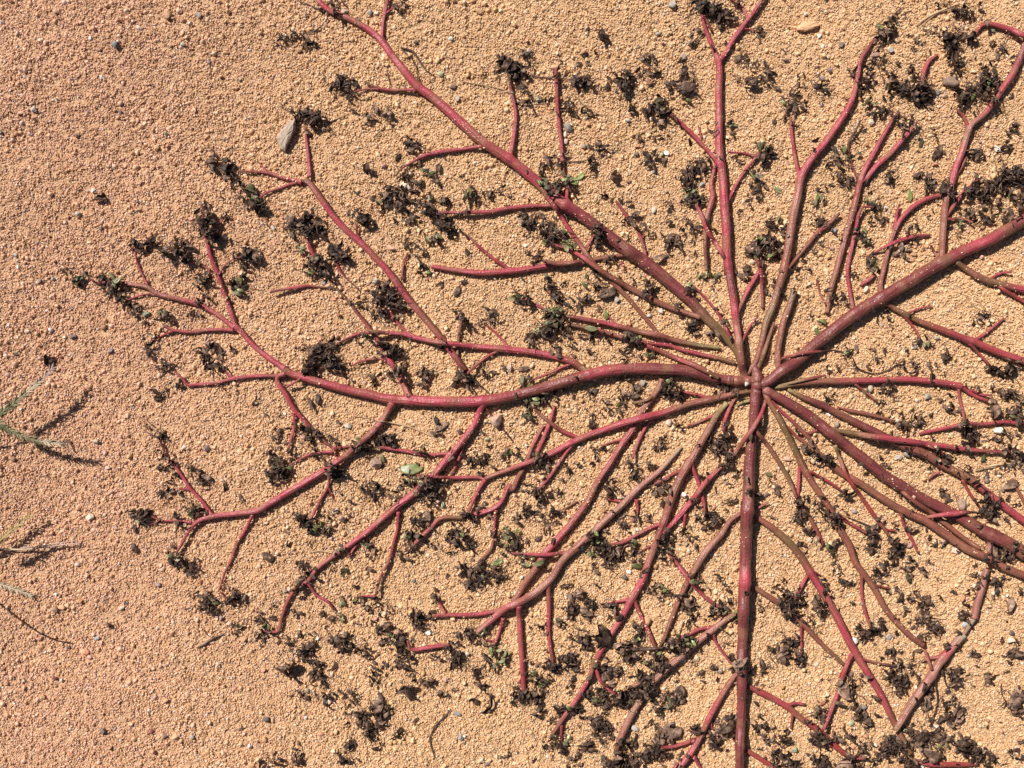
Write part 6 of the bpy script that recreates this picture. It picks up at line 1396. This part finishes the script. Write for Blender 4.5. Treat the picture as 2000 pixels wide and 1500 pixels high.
STONES = '''
225,86,8,11,0,blue|blue-grey oval pebble on open sand at top left
328,29,12,11,0,tan|rounded tan clod near the top left
388,29,7,9,0,grey|grey speckled pebble near the top, left side
232,39,5,5,0,red|dark red grain-sized pebble right of top-left corner
270,54,4,5,0,white|glinting white chip near the top left
176,74,4,5,0,white|white chip left of the blue-grey pebble
198,150,4,5,0,white|white chip below the blue-grey pebble
22,3,6,4,0,orange|orange chip in the top left corner
357,87,6,6,0,grey|small grey chip right of the blue-grey pebble
65,214,7,8,0,grey|grey patchy pebble near the left edge
235,219,5,7,0,grey|grey sliver on upper left sand
150,264,7,7,0,brown|brown clod on upper left sand
324,261,6,5,0,green|greenish chip on upper left sand
305,290,7,8,0,tan|tan pebble left of the beige stone
182,371,5,8,60,white|pinkish-white chip at left
152,418,8,7,0,grey|grey pebble at left below the hump-backed leaf
197,436,7,4,-30,pink|pink sliver at left
197,446,5,5,0,grey|grey chip under the pink sliver
268,393,4,4,0,grey|grey chip beside a tan pebble at left
272,410,7,5,0,tan|tan pebble right of the hump-backed leaf
193,519,7,5,0,tan|tan pebble above the far-left branch tip
35,521,5,6,0,white|white oval chip near the left edge
30,498,4,5,0,white|white chip near the left edge, upper one
77,548,6,6,0,grey|dark flat pebble left of the far-left branch tip
103,545,5,5,0,grey|grey pebble left of the far-left branch tip
215,685,9,8,10,purple|angular purple-grey pebble left of the pink twig
142,658,9,8,0,dark|black clod left of the purple-grey pebble
52,647,7,5,0,beige|pale pebble at left
203,640,7,7,0,tan|round tan pebble left of the forked pink twig
285,613,10,7,-30,green|olive-brown flat chip below the far-left stem
40,799,4,4,0,white|white chip with a dark side right of the grass
187,862,8,8,0,beige|pale pebble with a dark side right of the grass
25,897,7,6,0,tan|tan pebble below the grass shadow
235,852,5,5,0,pink|pink pebble right of the grass spikes
205,885,6,8,30,pink|pink oval pebble below the pale one
402,875,8,8,20,purple|dark purple angular pebble at left centre
175,1010,10,9,30,beige|grey-tan angular pebble at lower left
108,1191,9,7,25,brown|dark brown angular pebble at lower left
120,1187,8,6,0,tan|tan pebble touching the dark brown one
157,1174,6,6,0,orange|red-orange pebble at lower left
238,1187,8,6,-30,beige|smooth greyish pebble at lower left
109,1161,4,4,0,white|glinting white chip at lower left
189,1246,7,5,0,blue|blue-grey chip above the pink pebble
197,1255,5,5,0,pink|dusty pink pebble at lower left
133,1264,5,4,0,dark|tiny dark chip near the lower left
165,1274,12,7,10,orange|long orange-pink pebble at lower left
175,1284,7,6,0,pink|pale pink pebble touching the orange one
108,1325,6,5,0,red|dark red pebble at lower left
120,1328,5,6,0,beige|cream pebble beside the dark red one
46,1330,5,5,0,grey|grey chip near the left bottom
82,1363,9,7,-35,tan|tan angular clod near the left bottom
201,1428,9,9,0,dark|dark clod holding a pale grain at bottom left
296,1430,5,7,20,red|small maroon sliver at bottom left
322,1437,8,7,0,brown|brown-pink pebble at bottom left
342,1440,9,8,0,tan|rounded tan clod at bottom left
374,1440,6,5,0,grey|grey chip at the bottom left
308,1141,9,6,0,purple|purple-grey flat pebble at lower left
315,1113,6,5,0,beige|small tan pebble above the purple-grey one
478,1248,9,7,0,tan|tan pebble right of the dark scraps at lower left
448,1219,7,5,0,pink|pink angular pebble left of the dark scraps
432,1207,6,6,0,grey|grey-white pebble left of the dark scraps
515,1309,6,7,0,orange|coral chip left of the caterpillar-like leaf
520,1405,8,8,20,dark|dark grey angular pebble at bottom left
602,1350,5,7,0,blue|small blue-grey pebble below the leaf trail
516,1445,6,8,0,tan|upright tan pebble at bottom left
534,1470,7,6,0,tan|orange-tan pebble at the bottom left
557,1155,5,5,0,beige|cream pebble left of the bent stem
565,1151,5,5,0,beige|cream pebble touching the bent stem
1577,0,1,1,0,tan|
790,362,11,9,0,beige|left half of the pale double pebble
800,365,8,8,0,beige|right half of the pale double pebble
751,323,8,7,0,pink|pinkish pebble right of the upright leaf
763,484,10,7,30,pink|pink angular pebble inside the left loop
775,482,0,0,0,white|
534,445,4,8,-20,white|glinting white scrap left of the black tuft
630,457,7,6,0,beige|beige pebble between two black tufts at left
633,552,5,6,0,blue|blue-grey pebble under the left twigs
657,536,9,5,-50,pink|brown-pink slab among the black tufts
733,549,9,8,0,grey|dark grey square pebble inside the left loop
757,545,7,6,0,tan|orange-tan pebble inside the left loop
684,111,5,6,0,orange|red pebble above the left side twig
672,22,10,7,0,beige|flat pinkish pebble beside the top left stem
723,25,6,7,0,grey|grey pebble beside the top left fork
735,25,6,5,0,beige|small tan pebble by the grey one near the top
880,75,6,5,0,white|cream chip at the top, left of centre
936,22,10,6,10,tan|flat tan flake near the top
583,98,9,7,0,tan|tan clod under the dark scraps at top left
812,82,5,5,0,dark|small dark pebble right of the top left stem
674,122,6,5,0,tan|tan pebble left of the top left stem
860,145,8,7,0,green|flat greenish chip right of the upper-left branch
885,168,10,7,0,brown|brown flat pebble right of the upper-left branch
893,192,5,7,0,grey|grey speckled pebble beside the brown flat one
935,260,5,5,0,grey|grey chip on the upper-left branch edge
1110,248,9,13,-30,grey|grey-beige rock beside the second upright twig
1104,262,4,9,0,beige|beige sliver under the grey-beige rock
1105,276,6,7,0,beige|cream pebble below the grey-beige rock
1051,193,9,7,20,green|grey-green angular pebble between the upright twigs
1033,98,7,6,0,grey|speckled white-grey pebble above the upright twigs
1314,8,11,9,20,grey|grey patterned pebble at the top edge
1336,110,6,8,0,grey|dark speckled pebble left of the top Y fork
1337,150,0,0,0,grey|
1285,66,6,5,0,grey|pale purple-grey chip at the top
1294,85,6,5,0,orange|orange-brown pebble at the top
1253,117,5,5,0,purple|purple-white chip under a black leaf
1268,160,8,8,0,orange|orange-tan angular pebble below the arched leaf
1148,242,5,7,0,orange|orange-red pebble right of the second upright twig
1225,235,6,5,0,white|white pebble below the short rolled leaf
1244,285,7,5,0,orange|terracotta pebble left of the upright branch
1243,301,6,6,0,dark|black pebble below the terracotta one
1303,299,7,5,15,white|white pebble with a dark edge left of the upright branch
1292,301,5,6,0,green|greenish pebble touching the white one
1141,285,8,7,0,beige|grey-beige pebble by a dark leaf, upper centre
1371,360,7,8,0,blue|blue-grey pebble beside the pale tapering stem
1226,352,8,7,0,tan|tan pebble right of the brown folded leaf
1277,337,5,5,0,blue|small bluish chip above the thick branch
1276,410,6,8,20,beige|grey-beige oval pebble left of the pale stem
1205,585,7,8,0,grey|grey pebble below the thick upper-left branch
1290,608,7,8,0,beige|beige pebble under the brown twig left of crown
1386,650,10,7,20,brown|brown flat pebble left of the upright stem's foot
1296,669,6,6,0,white|white pebble on the pink stem left of crown
1268,616,7,5,0,white|white chip between the stems left of crown
1228,630,6,8,0,orange|orange-brown pebble among the stems left of crown
1458,750,6,6,0,white|round white pebble on the thick left stem by the crown
1255,748,8,8,0,grey|flat grey pebble under the thick left stem
1305,825,8,8,0,beige|flat beige pebble left of the olive stem
1003,805,9,6,0,beige|
1140,810,5,9,0,grey|
1336,966,9,6,0,white|white oval pebble between the pink twigs
1211,972,7,5,0,beige|beige pebble beside the ribbed stem
1115,1058,8,6,-20,tan|tan angular pebble by the crossed pink stems
1220,1127,8,6,0,dark|dark round pebble under the brightest leaf
1229,1118,8,5,10,white|cream flat chip under the brightest leaf
1264,1214,10,12,0,tan|broad tan pebble inside the lower fork
1285,1201,6,5,0,orange|orange pebble above the brown stem's tip
1240,1423,11,7,30,white|white triangular flake at bottom centre
1405,1310,8,8,0,beige|pinkish pebble beside the downward branch leaf
1370,1470,7,6,0,orange|orange chip beside the bottom forked branch
1335,1290,6,6,0,white|small cream chip beside the ribbed diagonal stem
735,905,15,13,20,brown|rough reddish-brown stone between two branches
657,998,6,7,20,white|bright white quartz at lower left
593,854,6,6,0,pink|pink round pebble beside the dark tuft
680,832,8,9,0,grey|pale grey upright pebble under the thick left branch
967,820,17,16,0,brown|large brown round stone under the thick left branch
952,858,8,5,0,green|pale oval chip right of the stem fork
855,980,6,8,0,pink|pink-brown pebble beside the black tuft
866,987,6,8,0,green|greenish pebble beside the pink-brown one
645,1051,8,5,0,pink|pink angular pebble right of the black tuft
665,1065,6,5,0,dark|dark grey pebble below the pink angular one
526,1089,8,7,0,tan|tan pebble below the dark oval leaf
838,1235,8,6,0,white|cream pebble below the black scraps
726,1284,6,6,0,brown|brown-grey pebble right of the leaf trail
870,1328,5,6,0,pink|pinkish pebble beside the small lumpy leaf
892,1393,5,11,-60,blue|grey pointed sliver at the bottom
900,1440,7,8,0,grey|grey pebble at the bottom, left of centre
907,1438,5,5,0,white|white pebble beside the grey bottom one
940,1485,6,6,0,pink|pinkish round pebble at the bottom edge
950,1492,6,5,0,purple|purple angular pebble at the bottom edge
808,1135,5,5,0,grey|grey round pebble below the lone twig
734,1208,6,5,0,pink|pink pebble above the hooked leaf
995,718,8,9,0,beige|beige pebble between the curved pink stems
1000,805,0,0,0,beige|
1643,87,7,6,30,dark|dark bluish pebble right of the sand lump
1600,70,6,5,-30,white|grey-white pebble beside the sand lump
1573,27,5,5,0,white|white round pebble above the sand lump
1534,118,8,5,0,dark|dark flat pebble below the sand lump
1740,97,9,8,0,white|cloudy white pebble right of the black tuft
1710,107,9,6,0,pink|pink-orange pebble under the cloudy white one
1620,137,7,7,0,purple|purple-grey pebble left of the dark joint
1605,153,11,7,10,beige|flat beige pebble left of the dark joint
1858,161,19,15,0,brown|round rough brown lump at upper right
1832,180,8,7,0,grey|blue-grey crumbly pebble left of rough brown lump
1845,188,8,6,0,brown|brown domed pebble below the rough brown lump
1702,238,8,8,0,beige|grey-beige pebble between the twin stems
1948,290,8,11,-40,white|cream angular pebble at the right
1964,342,10,8,0,white|cream round pebble near the right edge
1990,88,0,0,0,grey|
1939,60,9,4,0,green|greenish flat chip under the top right stem
1630,449,9,7,10,blue|blue-grey pebble beside the loose stem
1625,484,7,6,0,pink|pink pebble left of the loose stem
1735,402,9,7,0,pink|
1692,566,8,9,0,beige|grey-tan round pebble above the thick right branch
1785,497,10,6,0,tan|tan flat pebble left of the upright twig
1917,502,5,5,0,pink|pink-red pebble below the thick right branch
1945,508,6,5,0,orange|orange chip right of the pink-red pebble
1788,678,5,5,0,blue|small blue-grey pebble on sand at right
1830,660,7,7,10,grey|dark grey angular pebble on sand at right
1811,773,8,9,10,grey|grey square pebble below the level right branch
1699,758,7,9,0,beige|pale pebble beside the small green bud
1634,829,9,7,0,beige|beige-grey pebble beside the thick lower-right branch
1618,810,7,4,20,white|bright white chip beside the thick lower-right branch
1539,897,12,6,15,pink|pink-orange pebble right of the crown stems
1755,892,10,7,0,white|cream pebble left of the grey one at right
1771,888,9,8,0,grey|pale grey pebble at right of the cream one
1952,842,12,10,0,white|large cream pebble near the right edge
1926,938,7,11,0,brown|brown oval stone near the right edge
1878,985,13,13,0,brown|large tan-brown rock left of the black leaf heap
1865,1075,11,7,20,beige|pale flat chip by the lower-right stems
1774,1064,9,7,0,pink|pinkish pebble below the lower-right stems
1706,1078,9,5,-30,pink|pink slab beside the dark tuft
1669,998,8,6,0,purple|reddish-purple pebble between right branches
1785,971,5,5,0,pink|pink grain stuck on the thick lower-right branch
1670,1251,8,9,0,white|bright white pebble beside the lower-right branch
1735,1244,8,7,0,grey|translucent grey pebble on sand at lower right
1880,1168,7,8,20,orange|orange-brown pebble left of the ribbed stem top
1885,1220,8,7,0,blue|blue-grey crumb at the snapped stem joint
1975,1250,10,10,-20,beige|grey-tan angular pebble at the right edge
1977,1236,8,7,0,dark|dark pebble on top of grey-tan one
1605,1373,8,7,0,orange|orange pebble beside the pink twig
1687,1381,9,7,-20,grey|pale grey pebble beside the ribbon leaf
1638,1317,5,7,0,orange|bright orange chip at the pink twig
1662,1413,8,7,0,green|olive-green pebble at lower right
1552,1465,8,8,0,green|green-centred pebble at the bottom
1507,1418,9,8,0,tan|tan pebble left of the bottom red branch
1648,1408,8,9,0,tan|
1926,1290,9,6,10,tan|tan flat pebble at lower right
1967,1163,4,4,0,white|white chip near the lower right edge
1830,1419,6,5,0,white|white chip among the dark leaves at lower right
1571,1160,7,6,0,pink|pinkish pebble under the forked twig
'''
for si, ln in enumerate(STONES.strip().splitlines()):
    a, lab = ln.split('|'); x, y, rx, ry, rot, m = a.split(',')
    if not lab or float(rx) < 2: continue
    x, y, rx, ry = float(x), float(y), float(rx)*.92, float(ry)*.92
    nm = 'clod' if m in ('tan', 'brown') and 'clod' in lab else 'pebble'
    d, c = near_stem(x, y)
    lift = 0
    if 'stuck on' in lab or 'on the pink stem' in lab or 'by the crown' in lab: lift = top_at(x, y, 0)-gnd(x, y)-2
    o = stone(x, y, rx, ry, math.radians(float(rot)), m, nm, si*3+2, .5 if ('round' not in lab and 'oval' not in lab) else .3, lift=lift)
    tag(o, lab, 'pebble' if nm == 'pebble' else 'clod', 'pebbles in the sand')

# the big beige stone: its own wedge outline
def outline_rock(name, pts, hz, m, bevel=.72, top=None):
    """closed outline (pixels) -> rock with sloping flanks"""
    cx = sum(p[0] for p in pts)/len(pts); cy = sum(p[1] for p in pts)/len(pts)
    dense = []
    for i in range(len(pts)):
        a, b = pts[i], pts[(i+1) % len(pts)]
        for t in (0, .33, .66): dense.append((a[0]+(b[0]-a[0])*t, a[1]+(b[1]-a[1])*t))
    g = gnd(cx, cy); V = []; n = len(dense)
    for (s, z) in ((1.0, -3), (1.0, hz*.35), (.93, hz*.75), (.72, hz*.97), (.35, hz*1.05)):
        for i, (x, y) in enumerate(dense):
            j = 1.3*nz(x*3, y*3+z*5, 14, 2.0)
            V.append(P(cx+(x-cx)*s+j, cy+(y-cy)*s+j, g+z+1.6*nz(x*2, y*2, 12, z)))
    V.append(P(cx, cy, g+hz*1.06)); F = []
    for r_ in range(4):
        for i in range(n): F.append((r_*n+i, r_*n+(i+1) % n, (r_+1)*n+(i+1) % n, (r_+1)*n+i)[::-1])
    for i in range(n): F.append((4*n+i, 4*n+(i+1) % n, 5*n)[::-1])
    return mesh_obj(name, V, F, SM[m], smooth=False)
o = outline_rock('stone', [(578, 231), (577, 252), (566, 275), (556, 297), (547, 292), (539, 270), (546, 258), (562, 240)], 17, 'beige')
tag(o, 'big wedge-shaped beige stone beside a black leaf tuft at upper left', 'stone')
o = outline_rock('clod', [(1554, 54), (1572, 42), (1594, 42), (1602, 50), (1588, 57), (1572, 62), (1556, 60)], 13, 'tan')
tag(o, 'flat-topped tan sand lump casting a dark shadow near the top', 'clod')

# ------------------------------------------------------------------ straws and rootlets
def strand(name, pts, wid, m, lift=(1, 1), parent=None):
    line, t = catmull(pts, 4.0); rad = interp(wid, t)*.5; lf = interp(lift, t)
    z = np.array([top_at(x, y, 1) for x, y in line]); z = smooth1(z, 3)+rad+lf+2.5; rad = rad*1.25
    return tube(name, np.concatenate([line, z[:, None]], 1), rad, np.tile([.4, .3, .2], (len(line), 1)), m, parent, .0, 6, int(pts[0][0]))
STR = [
 ([(737, 822), (760, 825), (790, 831), (830, 846), (862, 860)], [1.5, 3, 3, 2, 1.5], M_STRAW, 'long pale straw crossing the lower-left branch'),
 ([(685, 812), (710, 815), (740, 822)], [1, 1.5, 1], M_STRAW, 'fine pale straw thread left of the long straw'),
 ([(902, 159), (935, 165), (970, 172), (1003, 182)], [1.5, 2.5, 2, 1.5], M_STRAW, 'pale straw left of the first upright twig'),
 ([(940, 166), (975, 178), (1002, 180)], [1, 1.5, 1], M_STRAW, 'thin second straw under the pale one at upper centre'),
 ([(1121, 184), (1135, 198), (1150, 213), (1168, 222), (1183, 225)], [1.5, 3, 3, 2, 1.5], M_STRAW, 'curved tan straw right of the second upright twig'),
 ([(1790, 49), (1815, 32), (1845, 18), (1875, 6)], [2, 3.5, 3, 2], M_STRAW, 'tan straw pointing up at the top right'),
 ([(1795, 53), (1830, 27), (1862, 16)], [1, 2, 1], M_STRAW, 'thin straw lying along the top right one'),
 ([(783, 93), (805, 100), (820, 120), (835, 140), (848, 148)], [3, 3, 2.5, 2.5, 2], M_TWIG, 'thin grey-brown rootlet right of the upper-left branch'),
 ([(785, 97), (800, 110), (812, 128), (817, 160)], [2, 2, 2, 1.5], M_TWIG, 'inner thin rootlet ending at the scarred joint'),
 ([(755, 125), (758, 150), (762, 165)], [1.5, 1.5, 1.5], M_TWIG, 'short vertical rootlet left of the upper-left branch'),
 ([(585, 65), (610, 62), (630, 48), (640, 35)], [1.5, 2, 2, 2], M_TWIG, 'thin dark stalk leading to the scraps at top left'),
 ([(583, 2), (605, 10), (628, 22)], [1.5, 2, 1.5], M_TWIG, 'thin pale stalk at the top edge, left'),
 ([(618, 245), (640, 240), (660, 232), (675, 226)], [3, 2.5, 2, 1.5], M_TWIG, 'thin brown rootlet right of the black tuft by the beige stone'),
 ([(728, 268), (742, 255), (750, 248)], [1.5, 2, 1.5], M_STRAW, 'short tan splinter below the curved leaf pair'),
 ([(883, 345), (895, 355), (910, 372)], [1.5, 2, 1.5], M_STRAW, 'short pale stalk above the curled green leaf'),
 ([(880, 1387), (865, 1402), (848, 1422), (840, 1445), (847, 1475)], [1.5, 2.5, 2.5, 2.5, 2], M_TWIG, 'long curved brown rootlet at the bottom, left of centre'),
 ([(603, 1079), (625, 1076), (650, 1080)], [1.5, 2, 1.5], M_STRAW, 'short pale straw right of the dark oval leaf'),
 ([(385, 1265), (400, 1256), (420, 1245), (440, 1237)], [3, 5, 3, 1.5], M_BROWN, 'pinkish-brown splinter of stem on sand at lower left'),
 ([(396, 1229), (408, 1243)], [1.5, 1], M_TWIG, 'tiny dark splinter above the pinkish-brown one'),
 ([(346, 1280), (349, 1300)], [1.5, 1], M_TWIG, 'tiny upright splinter at lower left'),
 ([(135, 858), (140, 870), (147, 885)], [2, 2.5, 1.5], M_TWIG, 'short reddish splinter at the tip of the grass spike'),
 ([(1935, 962), (1920, 952), (1900, 930), (1870, 910)], [1, 1.5, 1.5, 1], M_TWIG, 'dark thread between the right-hand branches'),
 ([(1926, 912), (1945, 908), (1975, 905)], [2, 4, 2], M_STRAW, 'flat straw fragment near the right edge'),
 ([(1905, 920), (1925, 915), (1948, 912)], [2, 3, 2], M_STRAW, 'second flat straw fragment near the right edge'),
 ([(1665, 698), (1675, 718), (1695, 728), (1712, 730), (1735, 722), (1755, 710)], [2, 2, 2.5, 2, 2, 2], M_TWIG, 'thin wavy dark stalk above the level right branch'),
 ([(1604, 686), (1625, 684), (1650, 688)], [3, 2, 2], M_TWIG, 'thin dark stalk joining the bud right of crown'),
 ([(1228, 1268), (1255, 1268), (1290, 1266), (1320, 1265)], [5, 7, 4, 3], M_TWIG, 'grey-brown dry stalk lying level across the lower fork'),
 ([(1300, 1162), (1320, 1163), (1342, 1160)], [3, 4, 3], M_TWIG, 'short dark stalk across the brown stem'),
 ([(1655, 1010), (1685, 1022), (1710, 1032)], [2, 2.5, 2], M_TWIG, 'thin dark stalk right of the black tuft'),
 ([(1390, 1045), (1387, 1030)], [1, 1], M_TWIG, ''),
 ([(1335, 1215), (1328, 1235), (1325, 1252)], [1.5, 1.5, 1], M_TWIG, 'fine upright thread beside the brown stem'),
 ([(1020, 142), (1050, 150), (1085, 152), (1115, 155)], [2, 2, 2, 2], M_TWIG, 'double dark thread linking the two upright twig tips'),
 ([(1095, 315), (1120, 316), (1150, 313)], [2, 2, 2], M_TWIG, 'thin dark thread right of the second upright twig'),
 ([(1780, 640), (1762, 655), (1740, 690)], [0, 0, 0], M_TWIG, ''),
 ([(1308, 620), (1320, 632), (1335, 645)], [1.5, 1.5, 1], M_STRAW, 'fine pale thread between the stems left of crown'),
 ([(1505, 672), (1500, 690), (1494, 705)], [1.5, 2, 1.5], M_STRAW, 'fine pale root thread just above the crown'),
 ([(1566, 1002), (1560, 985)], [0, 0], M_TWIG, ''),
 ([(1805, 1365), (1812, 1372)], [0, 0], M_TWIG, ''),
 ([(1955, 1335), (1957, 1355), (1968, 1375), (1985, 1385)], [1.5, 1.5, 1.5, 1.5], M_TWIG, 'fine curved thread round the large brown leaf'),
 ([(1712, 1490), (1725, 1478), (1745, 1465)], [3, 3, 2], M_STRAW, 'pale stalk under the black heap at bottom right'),
 ([(1822, 1205), (1840, 1208), (1850, 1207)], [2, 2, 1.5], M_STRAW, 'short pale stalk at lower right'),
 ([(50, 1078), (0, 1074), (-60, 1070)], [0, 0, 0], M_STRAW, ''),
]
for pts, w, m, lab in STR:
    if not lab or max(w) <= 0: continue
    nm = 'straw' if m is M_STRAW else 'splinter' if 'splinter' in lab else 'dry_stalk'
    o = strand(nm, pts, w, m); tag(o, lab, 'straw' if m is M_STRAW else 'twig', 'straws and thin stalks')

# ------------------------------------------------------------------ grass seed heads at the left edge
def make_blade_mat():
    m, nd, lk, b = mat('grass_spike')
    at = nd.new('ShaderNodeVertexColor'); at.layer_name = 'hue'
    lk.new(at.outputs[0], b.inputs['Base Color']); b.inputs['Roughness'].default_value = .5
    return m
M_GRASS = make_blade_mat()
GC = {'g': (.10, .105, .035), 'l': (.20, .17, .085), 't': (.46, .36, .24), 'p': (.42, .28, .22), 'd': (.12, .08, .05), 'y': (.42, .30, .12)}
def spikelet_mesh(col, seed):
    n = 7; V = []; F = []; S = 6
    for j in range(n+1):
        v = j/n; r = .15*math.sin(math.pi*min(.98, v*.85+.1))**.8*(1-v*.35)+.008
        for k in range(S):
            a = 2*math.pi*k/S; V.append((v, math.cos(a)*r*.6, math.sin(a)*r+.10*v*v))
    for j in range(n):
        for k in range(S): F.append((j*S+k, j*S+(k+1) % S, (j+1)*S+(k+1) % S, (j+1)*S+k))
    F.append(tuple(range(S))[::-1]); F.append(tuple(n*S+k for k in range(S)))
    me = bpy.data.meshes.new('spikelet'); me.from_pydata(V, [], F); me.shade_smooth()
    ca = me.color_attributes.new('hue', 'FLOAT_COLOR', 'POINT')
    c2 = tuple(q*.45 for q in col)
    cc = []
    for j in range(n+1): cc += [(*[a*(1-j/n*.35)+b*(j/n*.35) for a, b in zip(col, c2)], 1)]*S
    ca.data.foreach_set('color', np.array(cc, dtype=np.float32).ravel()); me.materials.append(M_GRASS)
    return me
def spike(name, pts, zs, wid, cols, parent, L0=17, tip=1.0, every=5.0, side=(1, 1), ang=.55):
    line, t = catmull(pts, 3.0); z = interp(zs, t); rad = interp(wid, t)*.5
    hs = interp([GC[c] for c in cols], t)
    o = tube(name, np.concatenate([line, z[:, None]], 1), rad, hs, M_GRASS, None, 0, 6, 3)
    set_parent(o, parent)
    arc = np.concatenate([[0], np.cumsum(np.linalg.norm(np.diff(line, axis=0), axis=1))])
    rr = random.Random(int(pts[0][1])); q = 0; mcache = {}
    a = 2.0
    while a < arc[-1]:
        i = int(np.searchsorted(arc, a)); i = min(i, len(line)-2)
        d = line[i+1]-line[i]; yaw = math.atan2(d[1], d[0]); s = 1 if q % 2 else -1
        if side[0 if s < 0 else 1]:
            ci = int(t[i]*(len(cols)-1)+.5)
            if cols[ci] not in mcache: mcache[cols[ci]] = spikelet_mesh(GC[cols[ci]], 1)
            me = mcache[cols[ci]]
            so = bpy.data.objects.new('spikelet', me); COL.objects.link(so)
            L = L0*(1-.25*t[i])*rr.uniform(.85, 1.15)
            so.parent = o; s
            so.matrix_basis = Matrix.Translation(P(line[i][0], line[i][1], z[i])) @ Matrix.Rotation(-(yaw+s*rr.uniform(ang*.7, ang*1.2)), 4, 'Z') @ \
                Matrix.Rotation(-rr.uniform(-.3, .35), 4, 'Y') @ Matrix.Rotation(rr.uniform(-.5, .5)+s*.5, 4, 'X') @ Matrix.Diagonal((L*U, L*U*1.1, L*U*.9, 1))
        a += every*.42*rr.uniform(.9, 1.1); q += 1
    return o
def ghead(x, y, lab, z=60):
    e = link(bpy.data.objects.new('grass_seed_head', None)); e.location = P(x, y, gnd(x, y))
    tag(e, lab, 'grass', 'grass heads reaching in from the left edge'); return e
g1 = ghead(-160, 900, 'pair of green grass spikes spreading from one stalk at the left edge')
spike('seed_spike', [(-8, 817), (2, 808), (25, 790), (50, 769), (72, 750), (90, 732), (104, 718)], [58, 58, 59, 60, 60, 58, 56], [4, 4, 3.5, 3, 3, 2.5, 2], 'ggltpp', g1, 17, every=6.5)
spike('seed_spike', [(-10, 822), (8, 834), (35, 848), (65, 859), (100, 865), (128, 867)], [58, 56, 54, 52, 52, 53], [4, 4, 3.5, 3, 2.5, 2], 'lglltd', g1, 17, every=6.5)
spike('stalk', [(-160, 900), (-90, 862), (-40, 836), (-8, 819)], [5, 40, 54, 58], [5, 4.5, 4, 4], 'tll', g1, 10, every=6000)
g2 = ghead(-120, 1150, 'short golden grass spike at the left edge above the tan stalk')
spike('seed_spike', [(-60, 1120), (-20, 1075), (10, 1048), (35, 1025), (60, 1005)], [8, 20, 24, 24, 22], [4, 4, 3.5, 3, 2], 'yyyy', g2, 15, every=6.5)
g3 = ghead(-120, 1060, 'bare tan grass stalk lying nearly flat at the left edge')
spike('stalk', [(-120, 1065), (-40, 1069), (0, 1072), (50, 1073), (90, 1068), (155, 1061)], [4, 6, 7, 7, 6, 5], [4, 4, 4, 3.5, 3, 2], 'tptpp', g3, 10, every=6000)
spike('awn', [(40, 1070), (80, 1066), (120, 1060), (150, 1056)], [9, 10, 9, 7], [2, 2, 2, 1.5], 'pp', g3, 9, every=6000)
g4 = ghead(-110, 1090, 'dry brown grass spike on the sand at the left edge')
spike('seed_spike', [(-90, 1110), (-40, 1128), (0, 1141), (30, 1152), (63, 1164)], [6, 8, 9, 8, 6], [3, 3, 3, 2.5, 2], 'tptt', g4, 14, every=6)
g5 = ghead(-170, 1120, 'grass stalk outside the left edge that throws the thin curved shadow')
spike('stalk', [(-170, 1080), (-130, 1130), (-95, 1165), (-50, 1188), (-12, 1196)], [60, 110, 125, 128, 126], [4, 4, 4, 3.5, 3], 'll', g5, 12, every=6000)
spike('seed_spike', [(-85, 1052), (-60, 1043), (-35, 1030), (-8, 1014)], [95, 95, 92, 90], [4, 4, 3, 2], 'lll', g5, 17, every=6.5)

settle_labels()
for b in list(bpy.data.objects):
    if b.type == 'MESH' and b.parent is None and 'kind' not in b and 'category' not in b: print('unlabelled', b.name)
